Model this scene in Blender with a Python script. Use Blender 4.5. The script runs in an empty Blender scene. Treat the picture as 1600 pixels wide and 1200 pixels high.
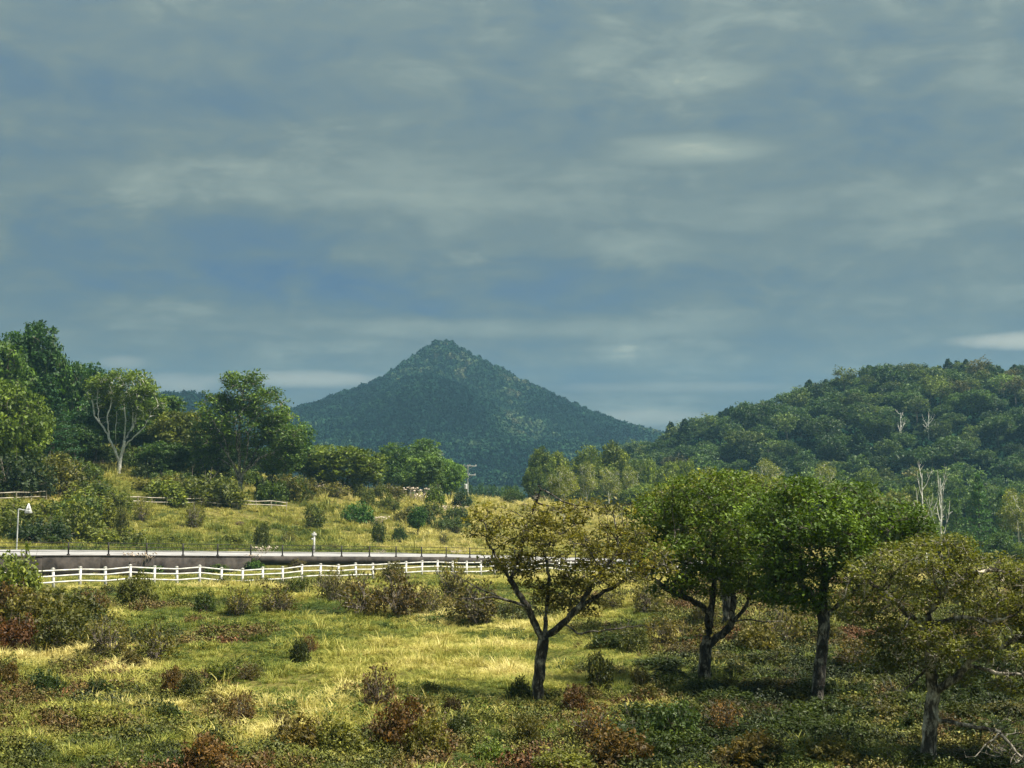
import bpy, math, random
import numpy as np
from mathutils import Vector, Matrix

S = bpy.context.scene
COL = S.collection
R = math.radians

# ------------------------------------------------------------------ camera, sky, sun, exposure
CAM = np.array([0.0, 0.0, 6.2]); FPX = 2400.0; HORIZON = 750.0          # photograph pixels (1600 x 1200)
PITCH = math.atan((HORIZON - 600.0) / FPX)
cam_data = bpy.data.cameras.new('camera')
cam_data.sensor_width = 36.0; cam_data.lens = FPX / 1600.0 * 36.0
cam_data.clip_start = 0.5; cam_data.clip_end = 9000
cam = bpy.data.objects.new('camera', cam_data); COL.objects.link(cam)
cam.location = CAM; cam.rotation_euler = (R(90) + PITCH, 0, 0)
S.camera = cam

SUN_AZ = 104.0       # degrees from the view direction (+Y), negative = left
SUN_EL = 60.0
SUN_STRENGTH = 1.5
SUN_ANGLE = 12.0
EXPOSURE = 2.78
SKY_GAIN = 0.134      # brightness of the cloud deck
HAZE_DENSITY = 0.00015

S.view_settings.view_transform = 'Standard'; S.view_settings.look = 'None'
S.view_settings.gamma = 1.0; S.view_settings.use_curve_mapping = False
S.view_settings.exposure = EXPOSURE
S.cycles.use_denoising = True
S.cycles.max_bounces = 6; S.cycles.diffuse_bounces = 3; S.cycles.transmission_bounces = 4
S.cycles.volume_bounces = 1; S.cycles.transparent_max_bounces = 8
S.cycles.sample_clamp_indirect = 6.0


class NT:
    """small helper to write node trees"""
    def __init__(self, tree): self.t = tree; self.n = tree.nodes; self.l = tree.links
    def add(self, typ, **kw):
        nd = self.n.new(typ)
        for k, v in kw.items():
            if hasattr(nd, k): setattr(nd, k, v)
        return nd
    def put(self, sock, v):
        if hasattr(v, 'links') or isinstance(v, bpy.types.NodeSocket): self.l.new(v, sock)
        else: sock.default_value = v
    def math(self, op, a, b=0.0, c=None, clamp=False):
        nd = self.n.new('ShaderNodeMath'); nd.operation = op; nd.use_clamp = clamp
        self.put(nd.inputs[0], a); self.put(nd.inputs[1], b)
        if c is not None: self.put(nd.inputs[2], c)
        return nd.outputs[0]
    def noise(self, vec, scale, detail=4.0, rough=0.55, dist=0.0, dim='3D'):
        nd = self.n.new('ShaderNodeTexNoise'); nd.noise_dimensions = dim
        if vec is not None: self.l.new(vec, nd.inputs['Vector'])
        nd.inputs['Scale'].default_value = scale; nd.inputs['Detail'].default_value = detail
        nd.inputs['Roughness'].default_value = rough; nd.inputs['Distortion'].default_value = dist
        return nd.outputs['Fac']
    def ramp(self, fac, stops, interp='LINEAR'):
        nd = self.n.new('ShaderNodeValToRGB'); cr = nd.color_ramp; cr.interpolation = interp
        while len(cr.elements) < len(stops): cr.elements.new(0.5)
        for e, (p, c) in zip(cr.elements, stops):
            e.position = p; e.color = (c[0], c[1], c[2], 1.0) if not isinstance(c, float) else (c, c, c, 1.0)
        self.put(nd.inputs[0], fac)
        return nd.outputs['Color']
    def mix(self, fac, a, b, blend='MIX'):
        nd = self.n.new('ShaderNodeMix'); nd.data_type = 'RGBA'; nd.blend_type = blend
        self.put(nd.inputs[0], fac)
        for s, v in ((nd.inputs[6], a), (nd.inputs[7], b)):
            if isinstance(v, tuple) and len(v) == 3: v = (*v, 1.0)
            self.put(s, v)
        return nd.outputs[2]
    def sstep(self, v, a, b):
        nd = self.n.new('ShaderNodeMapRange'); nd.interpolation_type = 'SMOOTHSTEP'
        self.put(nd.inputs[0], v); nd.inputs[1].default_value = a; nd.inputs[2].default_value = b
        return nd.outputs[0]


world = bpy.data.worlds.new('World'); S.world = world; world.use_nodes = True
wt = NT(world.node_tree); wt.n.clear()
w_out = wt.add('ShaderNodeOutputWorld'); w_bg = wt.add('ShaderNodeBackground')
wt.l.new(w_bg.outputs[0], w_out.inputs[0])
sky = wt.add('ShaderNodeTexSky'); sky.sky_type = 'NISHITA'; sky.sun_disc = False
sky.sun_elevation = R(SUN_EL); sky.sun_rotation = R(SUN_AZ); sky.dust_density = 2.0
# a low stratocumulus deck: noise on a flat layer overhead, seen in perspective
tc = wt.add('ShaderNodeTexCoord'); sep = wt.add('ShaderNodeSeparateXYZ'); wt.l.new(tc.outputs['Generated'], sep.inputs[0])
sx, sy, sz = sep.outputs
zc = wt.math('MAXIMUM', sz, 0.0)
den = wt.math('ADD', zc, 0.085)
comb = wt.add('ShaderNodeCombineXYZ')
wt.l.new(wt.math('DIVIDE', sx, den), comb.inputs[0]); wt.l.new(wt.math('DIVIDE', sy, den), comb.inputs[1])
comb.inputs[2].default_value = 3.7
P = comb.outputs[0]
n_big = wt.noise(P, 0.55, 3.0, 0.5, 0.4)
n_mid = wt.noise(P, 1.7, 5.0, 0.6, 0.5)
n_fine = wt.noise(P, 6.5, 5.0, 0.62, 0.6)
# streaky veil in direction space
vm = wt.add('ShaderNodeMapping'); wt.l.new(tc.outputs['Generated'], vm.inputs[0]); vm.inputs['Scale'].default_value = (5.0, 5.0, 26.0)
vm.inputs['Location'].default_value = (1.3, 0.4, 2.0)
n_str = wt.noise(vm.outputs[0], 1.0, 5.0, 0.58, 0.5)
vm2 = wt.add('ShaderNodeMapping'); wt.l.new(tc.outputs['Generated'], vm2.inputs[0]); vm2.inputs['Scale'].default_value = (15.0, 15.0, 32.0)
n_puff = wt.noise(vm2.outputs[0], 1.0, 7.0, 0.62, 0.35)
cover = wt.math('ADD', wt.math('MULTIPLY', n_big, 0.30), wt.math('ADD', wt.math('MULTIPLY', n_mid, 0.30), wt.math('MULTIPLY', n_str, 0.40)))


def sky_dir(px, py):
    a = (px - 800.0) / FPX; b = (600.0 - py) / FPX
    d = Vector((a, math.cos(PITCH) - b * math.sin(PITCH), math.sin(PITCH) + b * math.cos(PITCH)))
    return d.normalized()


def cloud_bank(px, py, w, h, amp):
    """a bank of brighter (amp > 0) or thicker cloud, soft edged and torn by the noise"""
    d = sky_dir(px, py)
    a = wt.math('DIVIDE', wt.math('SUBTRACT', sx, d.x), w / FPX)
    b = wt.math('DIVIDE', wt.math('SUBTRACT', sz, d.z), h / FPX)
    r2 = wt.math('ADD', wt.math('MULTIPLY', a, a), wt.math('MULTIPLY', b, b))
    r2 = wt.math('ADD', r2, wt.math('MULTIPLY', wt.math('SUBTRACT', n_puff, 0.5), 2.6))
    front = wt.math('GREATER_THAN', sy, 0.0)
    return wt.math('MULTIPLY', wt.math('MULTIPLY', wt.sstep(r2, 1.25, -0.35), amp), front)


f = cover
for bank in ((1075, 232, 160, 26, 0.19), (860, 310, 420, 105, 0.10), (1340, 325, 260, 50, 0.09), (1240, 278, 140, 24, -0.06), (640, 285, 150, 60, 0.05),
             (250, 400, 480, 95, -0.13), (780, 452, 560, 52, -0.17), (1180, 160, 300, 45, -0.05), (200, 265, 130, 40, 0.04), (1050, 60, 520, 50, -0.02),
             (470, 105, 380, 60, 0.035), (720, 514, 480, 18, 0.13), (330, 478, 240, 18, 0.06), (1300, 420, 300, 40, 0.02), (80, 180, 260, 90, -0.03)):
    f = wt.math('ADD', f, cloud_bank(*bank))
f = wt.math('ADD', wt.math('MULTIPLY', wt.math('SUBTRACT', f, 0.5), 0.70), 0.485)
f = wt.math('ADD', f, wt.math('MULTIPLY', wt.math('SUBTRACT', n_puff, 0.5), 0.42))
f = wt.math('ADD', f, wt.math('MULTIPLY', wt.math('SUBTRACT', n_fine, 0.5), 0.05))
deck = wt.ramp(f, [(0.26, (0.066, 0.126, 0.210)), (0.39, (0.104, 0.160, 0.200)), (0.50, (0.148, 0.196, 0.200)),
                   (0.60, (0.225, 0.275, 0.252)), (0.72, (0.50, 0.53, 0.40))])
# low bright cloud tops showing under the deck near the horizon
low = None
for (px, py, w, h, amp) in ((470, 592, 150, 15, 0.75), (270, 600, 90, 18, 0.55), (1010, 652, 110, 16, 0.65), (195, 566, 40, 12, 0.4), (1600, 532, 110, 14, 0.9),
                            (1050, 605, 190, 10, 0.22)):
    b = cloud_bank(px, py, w, h, amp)
    low = b if low is None else wt.math('ADD', low, b)
low = wt.math('MINIMUM', low, 1.0)
deck = wt.mix(low, deck, (0.46, 0.47, 0.39))
# an overcast sky grows brighter towards the zenith (1 + 2 sin elevation)
over = wt.math('MULTIPLY', wt.math('ADD', 1.0, wt.math('MULTIPLY', zc, 2.0)), SKY_GAIN)
oc = wt.add('ShaderNodeCombineXYZ')
for i_ in range(3): wt.l.new(over, oc.inputs[i_])
gain = wt.mix(1.0, deck, oc.outputs[0], 'MULTIPLY')
clear = wt.mix(1.0, sky.outputs[0], (0.02, 0.02, 0.02), 'MULTIPLY')
# the deck is closed nearly everywhere; a little of the clear sky glows through thin places
thin = wt.math('MULTIPLY', wt.sstep(f, 0.45, 0.28), 0.05)
wt.l.new(wt.mix(thin, gain, clear), w_bg.inputs[0]); w_bg.inputs[1].default_value = 1.0

sun_data = bpy.data.lights.new('sun', 'SUN'); sun_data.energy = SUN_STRENGTH; sun_data.angle = R(SUN_ANGLE)
sun_data.color = (1.0, 0.93, 0.80)
sun = bpy.data.objects.new('sun', sun_data); COL.objects.link(sun)
sd = Vector((math.sin(R(SUN_AZ)) * math.cos(R(SUN_EL)), math.cos(R(SUN_AZ)) * math.cos(R(SUN_EL)), math.sin(R(SUN_EL))))
sun.rotation_euler = sd.to_track_quat('Z', 'Y').to_euler(); sun.location = (-60, 40, 200)

# ------------------------------------------------------------------ numeric helpers
def hash2(ix, iy, seed):
    h = (ix.astype(np.int64) * 374761393 + iy.astype(np.int64) * 668265263 + seed * 1442695041) & 0xffffffff
    h = ((h ^ (h >> 13)) * 1274126177) & 0xffffffff
    return ((h ^ (h >> 16)) & 0xffff) / 65535.0


def vnoise(x, y, seed=0):
    x = np.asarray(x, float); y = np.asarray(y, float)
    ix = np.floor(x); iy = np.floor(y); fx = x - ix; fy = y - iy
    fx = fx * fx * (3 - 2 * fx); fy = fy * fy * (3 - 2 * fy)
    a = hash2(ix, iy, seed); b = hash2(ix + 1, iy, seed); c = hash2(ix, iy + 1, seed); d = hash2(ix + 1, iy + 1, seed)
    return (a * (1 - fx) + b * fx) * (1 - fy) + (c * (1 - fx) + d * fx) * fy - 0.5


def fbm(x, y, seed=0, octv=3):
    s = 0; amp = 1.0
    for k in range(octv):
        s = s + amp * vnoise(x * 2 ** k, y * 2 ** k, seed + 17 * k); amp *= 0.5
    return s


def sst(x, a, b):
    t = np.clip((np.asarray(x, float) - a) / (b - a), 0, 1)
    return t * t * (3 - 2 * t)


DU, DV = 0.603, 0.798            # the road's direction on the ground
ROAD_V0, ROAD_V1 = 102.6, 109.9


def uv(X, Y): return DU * X + DV * Y, -DV * X + DU * Y
def xy(u, v): return DU * u - DV * v, DV * u + DU * v


def grade(u):
    t = np.clip((np.asarray(u, float) - 60.0), 0, 300.0)
    return -0.043 * np.where(t < 20, t * t / 40.0, t - 10.0) - 0.013 * np.clip(t - 65.0, 0, None)


def H(X, Y):
    """height of the ground"""
    X = np.asarray(X, float); Y = np.asarray(Y, float)
    u, v = uv(X, Y)
    g = grade(u)
    rise = np.clip(1 - Y / 26.0, 0, 1)
    und = 0.55 * fbm(X / 11, Y / 11, 3) + 0.26 * vnoise(X / 2.7, Y / 2.7, 9) + 0.13 * vnoise(X / 1.1, Y / 1.1, 12)
    field = g * sst(v, 20, 70) + 4.6 * rise * rise * (3 - 2 * rise) + und * (1 - 0.7 * sst(v, 84, 100)) * sst(Y, 8, 26)
    field = field - 0.75 * sst(v, 82, 100) - (0.18 + 0.42 * np.exp(-((u - 77) / 11.0) ** 2) + 0.30 * sst(u, 86, 100)) * sst(v, 58, 74)
    road = g + 0.42 + 0.035 * np.clip(v - 102.6, 0, 7.6)          # banked towards the field
    plateau = 2.2 - 10.0 * sst(u, 200, 340) + 0.5 * vnoise(X / 23, Y / 23, 5)
    left = 11.0 * np.exp(-(X + 80) ** 2 / 1800.0 - (Y - 262) ** 2 / 7200.0)
    mead = road + (plateau - road) * sst(v, 110.2, 156) + left * sst(v, 118, 150) + (0.30 * fbm(X / 7, Y / 7, 21) + 0.15 * vnoise(X / 2.2, Y / 2.2, 8)) * sst(v, 110.6, 115)
    mead = mead - 9.0 * sst(v, 175, 330) * sst(X, -60, 10)
    z = np.where(v < 102.0, field, np.where(v < 102.5, field + (road - field) * (v - 102.0) / 0.5, np.where(v < 110.2, road, mead)))
    far = sst(Y, 420, 700)
    return z * (1 - far) + far * (-9.0)


HILL_X = np.array([-30, 0, 25, 47, 70, 93, 117, 140, 170, 190, 215, 260, 320])
HILL_Z = np.array([-12, -6, 4, 12, 20, 29.5, 36.5, 40, 41.5, 39, 36, 30, 22.0])


def HILLH(X, Y):
    """the wooded hill on the right"""
    X = np.asarray(X, float); Y = np.asarray(Y, float)
    h = np.interp(X * 560.0 / np.clip(Y, 380, 640) * 0.55 + X * 0.45, HILL_X, HILL_Z) + 12
    t = np.clip((Y - 365) / 200.0, 0, 1)
    s = np.sin(t * math.pi / 2) ** 1.05 * (1 - 0.6 * sst(Y, 590, 760))
    return -12 + h * s + 4.0 * fbm(X / 33, Y / 33, 31) * t


MX, MY = -70.0, 1500.0
PR = np.array([0, 12, 25, 50, 100, 170, 210, 310, 400, 520, 720, 900]) * 0.60
PL_ = np.array([217, 215, 206, 188, 151, 125, 113, 82, 60, 36, 0, -24]) * 0.625
PR_ = np.array([217, 215, 208, 197, 172, 136, 118, 80, 58, 36, 0, -24]) * 0.625


def MOUNT(X, Y):
    X = np.asarray(X, float); Y = np.asarray(Y, float)
    dx = X - MX; dy = Y - MY; r = np.hypot(dx, dy) + 1e-6
    w = 0.5 + 0.5 * dx / r
    h = np.interp(r, PR, PL_) * (1 - w) + np.interp(r, PR, PR_) * w
    th = np.arctan2(dx, -dy)
    rid = vnoise(th * 2.6 + 9.3, r / 260.0, 41) * 40 + vnoise(th * 6.0, r / 120.0, 43) * 16 + vnoise(th * 13.0, r / 60.0, 47) * 5
    side = np.clip(1 - (dx / r) ** 2, 0, 1)
    h = h + rid * sst(r, 25, 190) * side
    spur = 26 * np.exp(-((X - (MX + 8)) / 55.0) ** 2) * np.exp(-((Y - 1265) / 110.0) ** 2)
    h2 = 70 - 0.0019 * ((X + 275) ** 2) - 0.0022 * ((Y - 1250) ** 2)
    return np.maximum(h + spur + 2.0, h2)


def px_ray(px, py):
    a = (px - 800.0) / FPX; b = (600.0 - py) / FPX
    return np.array([a, math.cos(PITCH) - b * math.sin(PITCH), math.sin(PITCH) + b * math.cos(PITCH)])


def ground_px(px, py, fn=H, t0=25.0, t1=800.0):
    """where the line of sight through a photograph pixel meets the ground"""
    d = px_ray(px, py); t = np.linspace(t0, t1, 9000)
    X = CAM[0] + d[0] * t; Y = CAM[1] + d[1] * t; Z = CAM[2] + d[2] * t
    hit = np.nonzero(Z <= fn(X, Y))[0]
    i = hit[0] if len(hit) else len(t) - 1
    return float(X[i]), float(Y[i])


def at_px(px, dist):
    """ground point in the direction of a pixel column at a forward distance"""
    X = (px - 800.0) / FPX * dist * 1.002
    return X, dist


def zg(x, y, fn=H): return float(fn(np.array([x]), np.array([y]))[0])

# ------------------------------------------------------------------ materials
def new_mat(name):
    m = bpy.data.materials.new(name); m.use_nodes = True
    t = NT(m.node_tree); b = t.n['Principled BSDF']
    b.inputs['Roughness'].default_value = 0.85
    try: b.inputs['Specular IOR Level'].default_value = 0.25
    except KeyError: pass
    return m, t, b


def mat_leaf():
    m, t, b = new_mat('foliage')
    oi = t.add('ShaderNodeObjectInfo'); at = t.add('ShaderNodeAttribute'); at.attribute_name = 'tint'
    v = t.ramp(at.outputs['Fac'], [(0.0, (0.72, 0.84, 0.62)), (0.35, (1.28, 1.38, 0.85)), (0.7, (1.95, 1.98, 0.98)), (1.0, (3.2, 3.0, 1.1))])
    c = t.mix(1.0, oi.outputs['Color'], v, 'MULTIPLY')
    t.l.new(c, b.inputs['Base Color']); b.inputs['Roughness'].default_value = 0.55
    tr = t.add('ShaderNodeBsdfTranslucent'); c2 = t.mix(1.0, c, (1.15, 1.2, 0.55), 'MULTIPLY'); t.l.new(c2, tr.inputs[0])
    ms = t.add('ShaderNodeMixShader'); ms.inputs[0].default_value = 0.28
    t.l.new(b.outputs[0], ms.inputs[1]); t.l.new(tr.outputs[0], ms.inputs[2])
    t.l.new(ms.outputs[0], t.n['Material Output'].inputs[0])
    return m


def mat_bark(name, dark, mid, pale, lo, hi, scale=7.0):
    m, t, b = new_mat(name)
    tcn = t.add('ShaderNodeTexCoord')
    mp = t.add('ShaderNodeMapping'); mp.inputs['Scale'].default_value = (1, 1, 0.45); t.l.new(tcn.outputs['Object'], mp.inputs[0])
    n1 = t.noise(mp.outputs[0], scale, 5, 0.65, 0.4); n2 = t.noise(mp.outputs[0], scale * 5, 4, 0.6)
    c = t.ramp(n1, [(0.30, dark), (lo, mid), (hi, pale)])
    c = t.mix(0.55, c, t.ramp(n2, [(0.35, (0.25, 0.25, 0.25)), (0.65, (1.3, 1.3, 1.3))]), 'MULTIPLY')
    t.l.new(c, b.inputs['Base Color'])
    bp = t.add('ShaderNodeBump'); bp.inputs['Strength'].default_value = 0.9; bp.inputs['Distance'].default_value = 0.05
    t.l.new(n2, bp.inputs['Height']); t.l.new(bp.outputs[0], b.inputs['Normal'])
    return m


def mat_ground():
    m, t, b = new_mat('field_soil_and_turf')
    g = t.add('ShaderNodeNewGeometry'); p = g.outputs['Position']
    n1 = t.noise(p, 0.09, 4, 0.6, 0.4); n2 = t.noise(p, 0.8, 5, 0.65); n3 = t.noise(p, 6.0, 4, 0.6)
    c = t.ramp(n1, [(0.35, (0.050, 0.062, 0.016)), (0.5, (0.095, 0.095, 0.026)), (0.62, (0.16, 0.14, 0.045))])
    c = t.mix(t.sstep(n2, 0.55, 0.75), c, (0.055, 0.045, 0.022))
    c = t.mix(0.7, c, t.ramp(n3, [(0.3, (0.35, 0.35, 0.35)), (0.7, (1.4, 1.4, 1.3))]), 'MULTIPLY')
    t.l.new(c, b.inputs['Base Color']); b.inputs['Roughness'].default_value = 0.95
    bp = t.add('ShaderNodeBump'); bp.inputs['Strength'].default_value = 0.8; bp.inputs['Distance'].default_value = 0.12
    t.l.new(n3, bp.inputs['Height']); t.l.new(bp.outputs[0], b.inputs['Normal'])
    return m


def mat_simple(name, c0, c1, scale=3.0, rough=0.85, bump=0.2, dist=0.02, lo=0.35, hi=0.65, coords='Object', metal=0.0):
    m, t, b = new_mat(name)
    tcn = t.add('ShaderNodeTexCoord')
    src = tcn.outputs['Object']
    if coords == 'Position': src = t.add('ShaderNodeNewGeometry').outputs['Position']
    n = t.noise(src, scale, 6, 0.65, 0.3)
    t.l.new(t.ramp(n, [(lo, c0), (hi, c1)]), b.inputs['Base Color'])
    b.inputs['Roughness'].default_value = rough; b.inputs['Metallic'].default_value = metal
    bp = t.add('ShaderNodeBump'); bp.inputs['Strength'].default_value = bump; bp.inputs['Distance'].default_value = dist
    t.l.new(t.noise(src, scale * 6, 3, 0.6), bp.inputs['Height']); t.l.new(bp.outputs[0], b.inputs['Normal'])
    return m


def mat_grass():
    m, t, b = new_mat('grass_blades')
    at = t.add('ShaderNodeAttribute'); at.attribute_type = 'INSTANCER'; at.attribute_name = 'dry'
    bl = t.add('ShaderNodeAttribute'); bl.attribute_name = 'tint'
    fac = t.math('ADD', at.outputs['Fac'], t.math('MULTIPLY', t.math('SUBTRACT', bl.outputs['Fac'], 0.5), 0.35))
    c = t.ramp(fac, [(0.0, (0.050, 0.080, 0.018)), (0.28, (0.105, 0.145, 0.020)), (0.5, (0.26, 0.27, 0.045)), (0.75, (0.47, 0.42, 0.10)), (1.0, (0.62, 0.54, 0.21))])
    t.l.new(c, b.inputs['Base Color']); b.inputs['Roughness'].default_value = 0.6
    tr = t.add('ShaderNodeBsdfTranslucent'); t.l.new(c, tr.inputs[0])
    ms = t.add('ShaderNodeMixShader'); ms.inputs[0].default_value = 0.3
    t.l.new(b.outputs[0], ms.inputs[1]); t.l.new(tr.outputs[0], ms.inputs[2])
    t.l.new(ms.outputs[0], t.n['Material Output'].inputs[0])
    return m


def mat_forest():
    m, t, b = new_mat('distant_forest_canopy')
    at = t.add('ShaderNodeAttribute'); at.attribute_name = 'tint'; at.attribute_type = 'INSTANCER'
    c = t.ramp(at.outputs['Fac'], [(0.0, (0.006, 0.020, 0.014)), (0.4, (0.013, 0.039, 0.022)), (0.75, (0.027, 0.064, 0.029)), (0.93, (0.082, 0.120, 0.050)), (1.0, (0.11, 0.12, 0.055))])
    t.l.new(c, b.inputs['Base Color']); b.inputs['Roughness'].default_value = 0.9
    return m


M = {}
M['leaf'] = mat_leaf()
M['oak'] = mat_bark('lichened_oak_bark', (0.012, 0.010, 0.009), (0.050, 0.042, 0.034), (0.44, 0.40, 0.32), 0.50, 0.68, 6.0)
M['greybranch'] = mat_bark('pale_lichened_branches', (0.020, 0.017, 0.013), (0.080, 0.064, 0.050), (0.60, 0.54, 0.44), 0.46, 0.60, 5.0)
M['bark'] = mat_bark('grey_brown_bark', (0.03, 0.026, 0.022), (0.10, 0.085, 0.065), (0.30, 0.27, 0.21), 0.5, 0.7, 2.0)
M['pale'] = mat_bark('pale_birch_bark', (0.34, 0.32, 0.28), (0.68, 0.65, 0.57), (0.86, 0.83, 0.74), 0.40, 0.55, 1.5)
M['twig'] = mat_bark('shrub_twigs', (0.05, 0.04, 0.035), (0.16, 0.13, 0.105), (0.45, 0.40, 0.33), 0.5, 0.68, 9.0)
M['ground'] = mat_ground()
M['grass'] = mat_grass()
M['forest'] = mat_forest()
M['forest_floor'] = mat_simple('wooded_slope', (0.008, 0.016, 0.007), (0.022, 0.036, 0.014), 0.05, 0.95, 0.3, 0.3, coords='Position')
for k_ in ('ground', 'forest_floor', 'forest'): M[k_].node_tree.nodes['Principled BSDF'].inputs['Specular IOR Level'].default_value = 0.0
M['white'] = mat_simple('weathered_white_paint', (0.42, 0.40, 0.35), (0.74, 0.73, 0.69), 4.0, 0.6, 0.15, 0.01)
M['road'] = mat_simple('pale_worn_asphalt', (0.22, 0.215, 0.21), (0.37, 0.36, 0.35), 0.5, 0.9, 0.2, 0.01, coords='Position')
M['concrete'] = mat_simple('stained_concrete', (0.018, 0.015, 0.013), (0.085, 0.072, 0.062), 0.9, 0.9, 0.6, 0.04, 0.32, 0.72, coords='Position')
M['steel'] = mat_simple('dark_brown_painted_steel', (0.012, 0.010, 0.008), (0.030, 0.024, 0.020), 5.0, 0.5, 0.05, 0.01)
M['galv'] = mat_simple('galvanised_pole', (0.42, 0.43, 0.42), (0.62, 0.62, 0.60), 3.0, 0.5, 0.05, 0.01)
M['logs'] = mat_simple('weathered_pale_logs', (0.20, 0.17, 0.13), (0.52, 0.47, 0.38), 2.0, 0.8, 0.3, 0.02)
M['rock'] = mat_simple('brown_rock', (0.03, 0.02, 0.014), (0.11, 0.07, 0.045), 3.0, 0.9, 0.8, 0.05)
M['plume'] = mat_simple('silver_plumes', (0.40, 0.31, 0.23), (0.62, 0.54, 0.44), 6.0, 0.8, 0.1, 0.01)
M['polegrey'] = mat_simple('grey_concrete_pole', (0.30, 0.32, 0.32), (0.44, 0.45, 0.44), 3.0, 0.7, 0.1, 0.01)

# ------------------------------------------------------------------ mesh helpers
def mesh_np(name, V, F, mat, tint=None, smooth=False):
    V = np.ascontiguousarray(V, np.float32); F = np.ascontiguousarray(F, np.int32)
    me = bpy.data.meshes.new(name); nf, k = F.shape
    me.vertices.add(len(V)); me.vertices.foreach_set('co', V.ravel())
    me.loops.add(nf * k); me.loops.foreach_set('vertex_index', F.ravel())
    me.polygons.add(nf)
    me.polygons.foreach_set('loop_start', np.arange(0, nf * k, k, dtype=np.int32))
    me.polygons.foreach_set('loop_total', np.full(nf, k, np.int32))
    if smooth: me.polygons.foreach_set('use_smooth', np.ones(nf, bool))
    if tint is not None:
        a = me.attributes.new('tint', 'FLOAT', 'POINT'); a.data.foreach_set('value', np.ascontiguousarray(tint, np.float32))
    me.update(calc_edges=True)
    me.materials.append(mat)
    return me


def link(name, me, parent=None, loc=None):
    o = bpy.data.objects.new(name, me); COL.objects.link(o)
    if parent is not None: o.parent = parent
    if loc is not None: o.location = loc
    return o


def empty(name, loc, rz=0.0, sc=(1, 1, 1)):
    o = bpy.data.objects.new(name, None); COL.objects.link(o)
    o.location = loc; o.rotation_euler = (0, 0, rz); o.scale = sc; o.empty_display_size = 0.3
    return o


def tag(o, label=None, cat=None, group=None, kind=None):
    if label: o['label'] = label
    if cat: o['category'] = cat
    if group: o['group'] = group
    if kind: o['kind'] = kind
    return o


def grid_mesh(name, A, B, fn, mat, to_xy=None):
    """A, B: 1-D coordinate lines; fn(X, Y) -> z"""
    a, b = np.meshgrid(A, B, indexing='ij')
    X, Y = (a, b) if to_xy is None else to_xy(a, b)
    Z = fn(X, Y); na, nb = a.shape
    V = np.stack([X, Y, Z], -1).reshape(-1, 3)
    i = np.arange(na * nb).reshape(na, nb)
    F = np.stack([i[:-1, :-1], i[1:, :-1], i[1:, 1:], i[:-1, 1:]], -1).reshape(-1, 4)
    return mesh_np(name, V, F, mat, smooth=True)


BOXF = np.array([[0, 1, 3, 2], [4, 6, 7, 5], [0, 4, 5, 1], [2, 3, 7, 6], [0, 2, 6, 4], [1, 5, 7, 3]])


def box_v(x0, x1, y0, y1, z0, z1):
    return np.array([[x, y, z] for x in (x0, x1) for y in (y0, y1) for z in (z0, z1)], float)


def boxes(name, lst, mat):
    V = np.concatenate([box_v(*b) for b in lst]); F = np.concatenate([BOXF + 8 * i for i in range(len(lst))])
    return mesh_np(name, V, F, mat)


def frames(D):
    D = D / (np.linalg.norm(D, axis=1, keepdims=True) + 1e-9)
    ref = np.where(np.abs(D[:, 2:3]) > 0.92, np.array([[1.0, 0, 0]]), np.array([[0.0, 0, 1.0]]))
    A = np.cross(D, ref); A /= np.linalg.norm(A, axis=1, keepdims=True) + 1e-9
    B = np.cross(D, A)
    return A, B


def tubes(P0, P1, D0, D1, R0, R1, sides=6, rough=0.0, rng=None):
    """a tapered tube for every edge; returns verts, quads"""
    ang = np.linspace(0, 2 * math.pi, sides, endpoint=False); ca = np.cos(ang)[None, :, None]; sa = np.sin(ang)[None, :, None]
    out = []
    for Pn, Dn, Rn in ((P0, D0, R0), (P1, D1, R1)):
        A, B = frames(Dn)
        rr = Rn[:, None, None] * np.ones((1, sides, 1))
        out.append(Pn[:, None, :] + rr * (A[:, None, :] * ca + B[:, None, :] * sa))
    V = np.stack(out, 1); E = len(P0)
    V = V.reshape(-1, 3)
    base = (np.arange(E) * 2 * sides)[:, None]; k = np.arange(sides)[None, :]; k2 = (k + 1) % sides
    F = np.stack([base + k, base + k2, base + sides + k2, base + sides + k], -1).reshape(-1, 4)
    return V, F


def polyline_tube(pts, radii, sides=6):
    pts = np.array(pts, float); radii = np.array(radii, float)
    D = np.gradient(pts, axis=0)
    return tubes(pts[:-1], pts[1:], D[:-1], D[1:], radii[:-1], radii[1:], sides)


def leaf_quads(C, size, rng, flat=0.5, aspect=0.55, axis=None):
    """diamond leaves, folded a little along the midrib; C: centres, size: lengths"""
    n = len(C)
    a = rng.normal(size=(n, 3))
    a[:, 2] *= (1 - 0.55 * flat)
    if axis is not None: a = a * 0.7 + axis
    a /= np.linalg.norm(a, axis=1, keepdims=True) + 1e-9
    nrm = rng.normal(size=(n, 3)); nrm[:, 2] = np.abs(nrm[:, 2]) + 1.6 * flat
    b = np.cross(nrm, a); b /= np.linalg.norm(b, axis=1, keepdims=True) + 1e-9
    c = np.cross(a, b)
    L = (size * rng.uniform(0.5, 1.5, n))[:, None]
    up = c * np.sign(c[:, 2:3] + 1e-9)
    fold = rng.uniform(0.02, 0.22, n)[:, None] * L
    V = np.stack([C - a * L * 0.5, C + b * L * aspect * 0.5 + up * fold, C + a * L * 0.5, C - b * L * aspect * 0.5 + up * fold], 1).reshape(-1, 3)
    F = np.arange(4 * n).reshape(n, 4)
    return V, F


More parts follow.
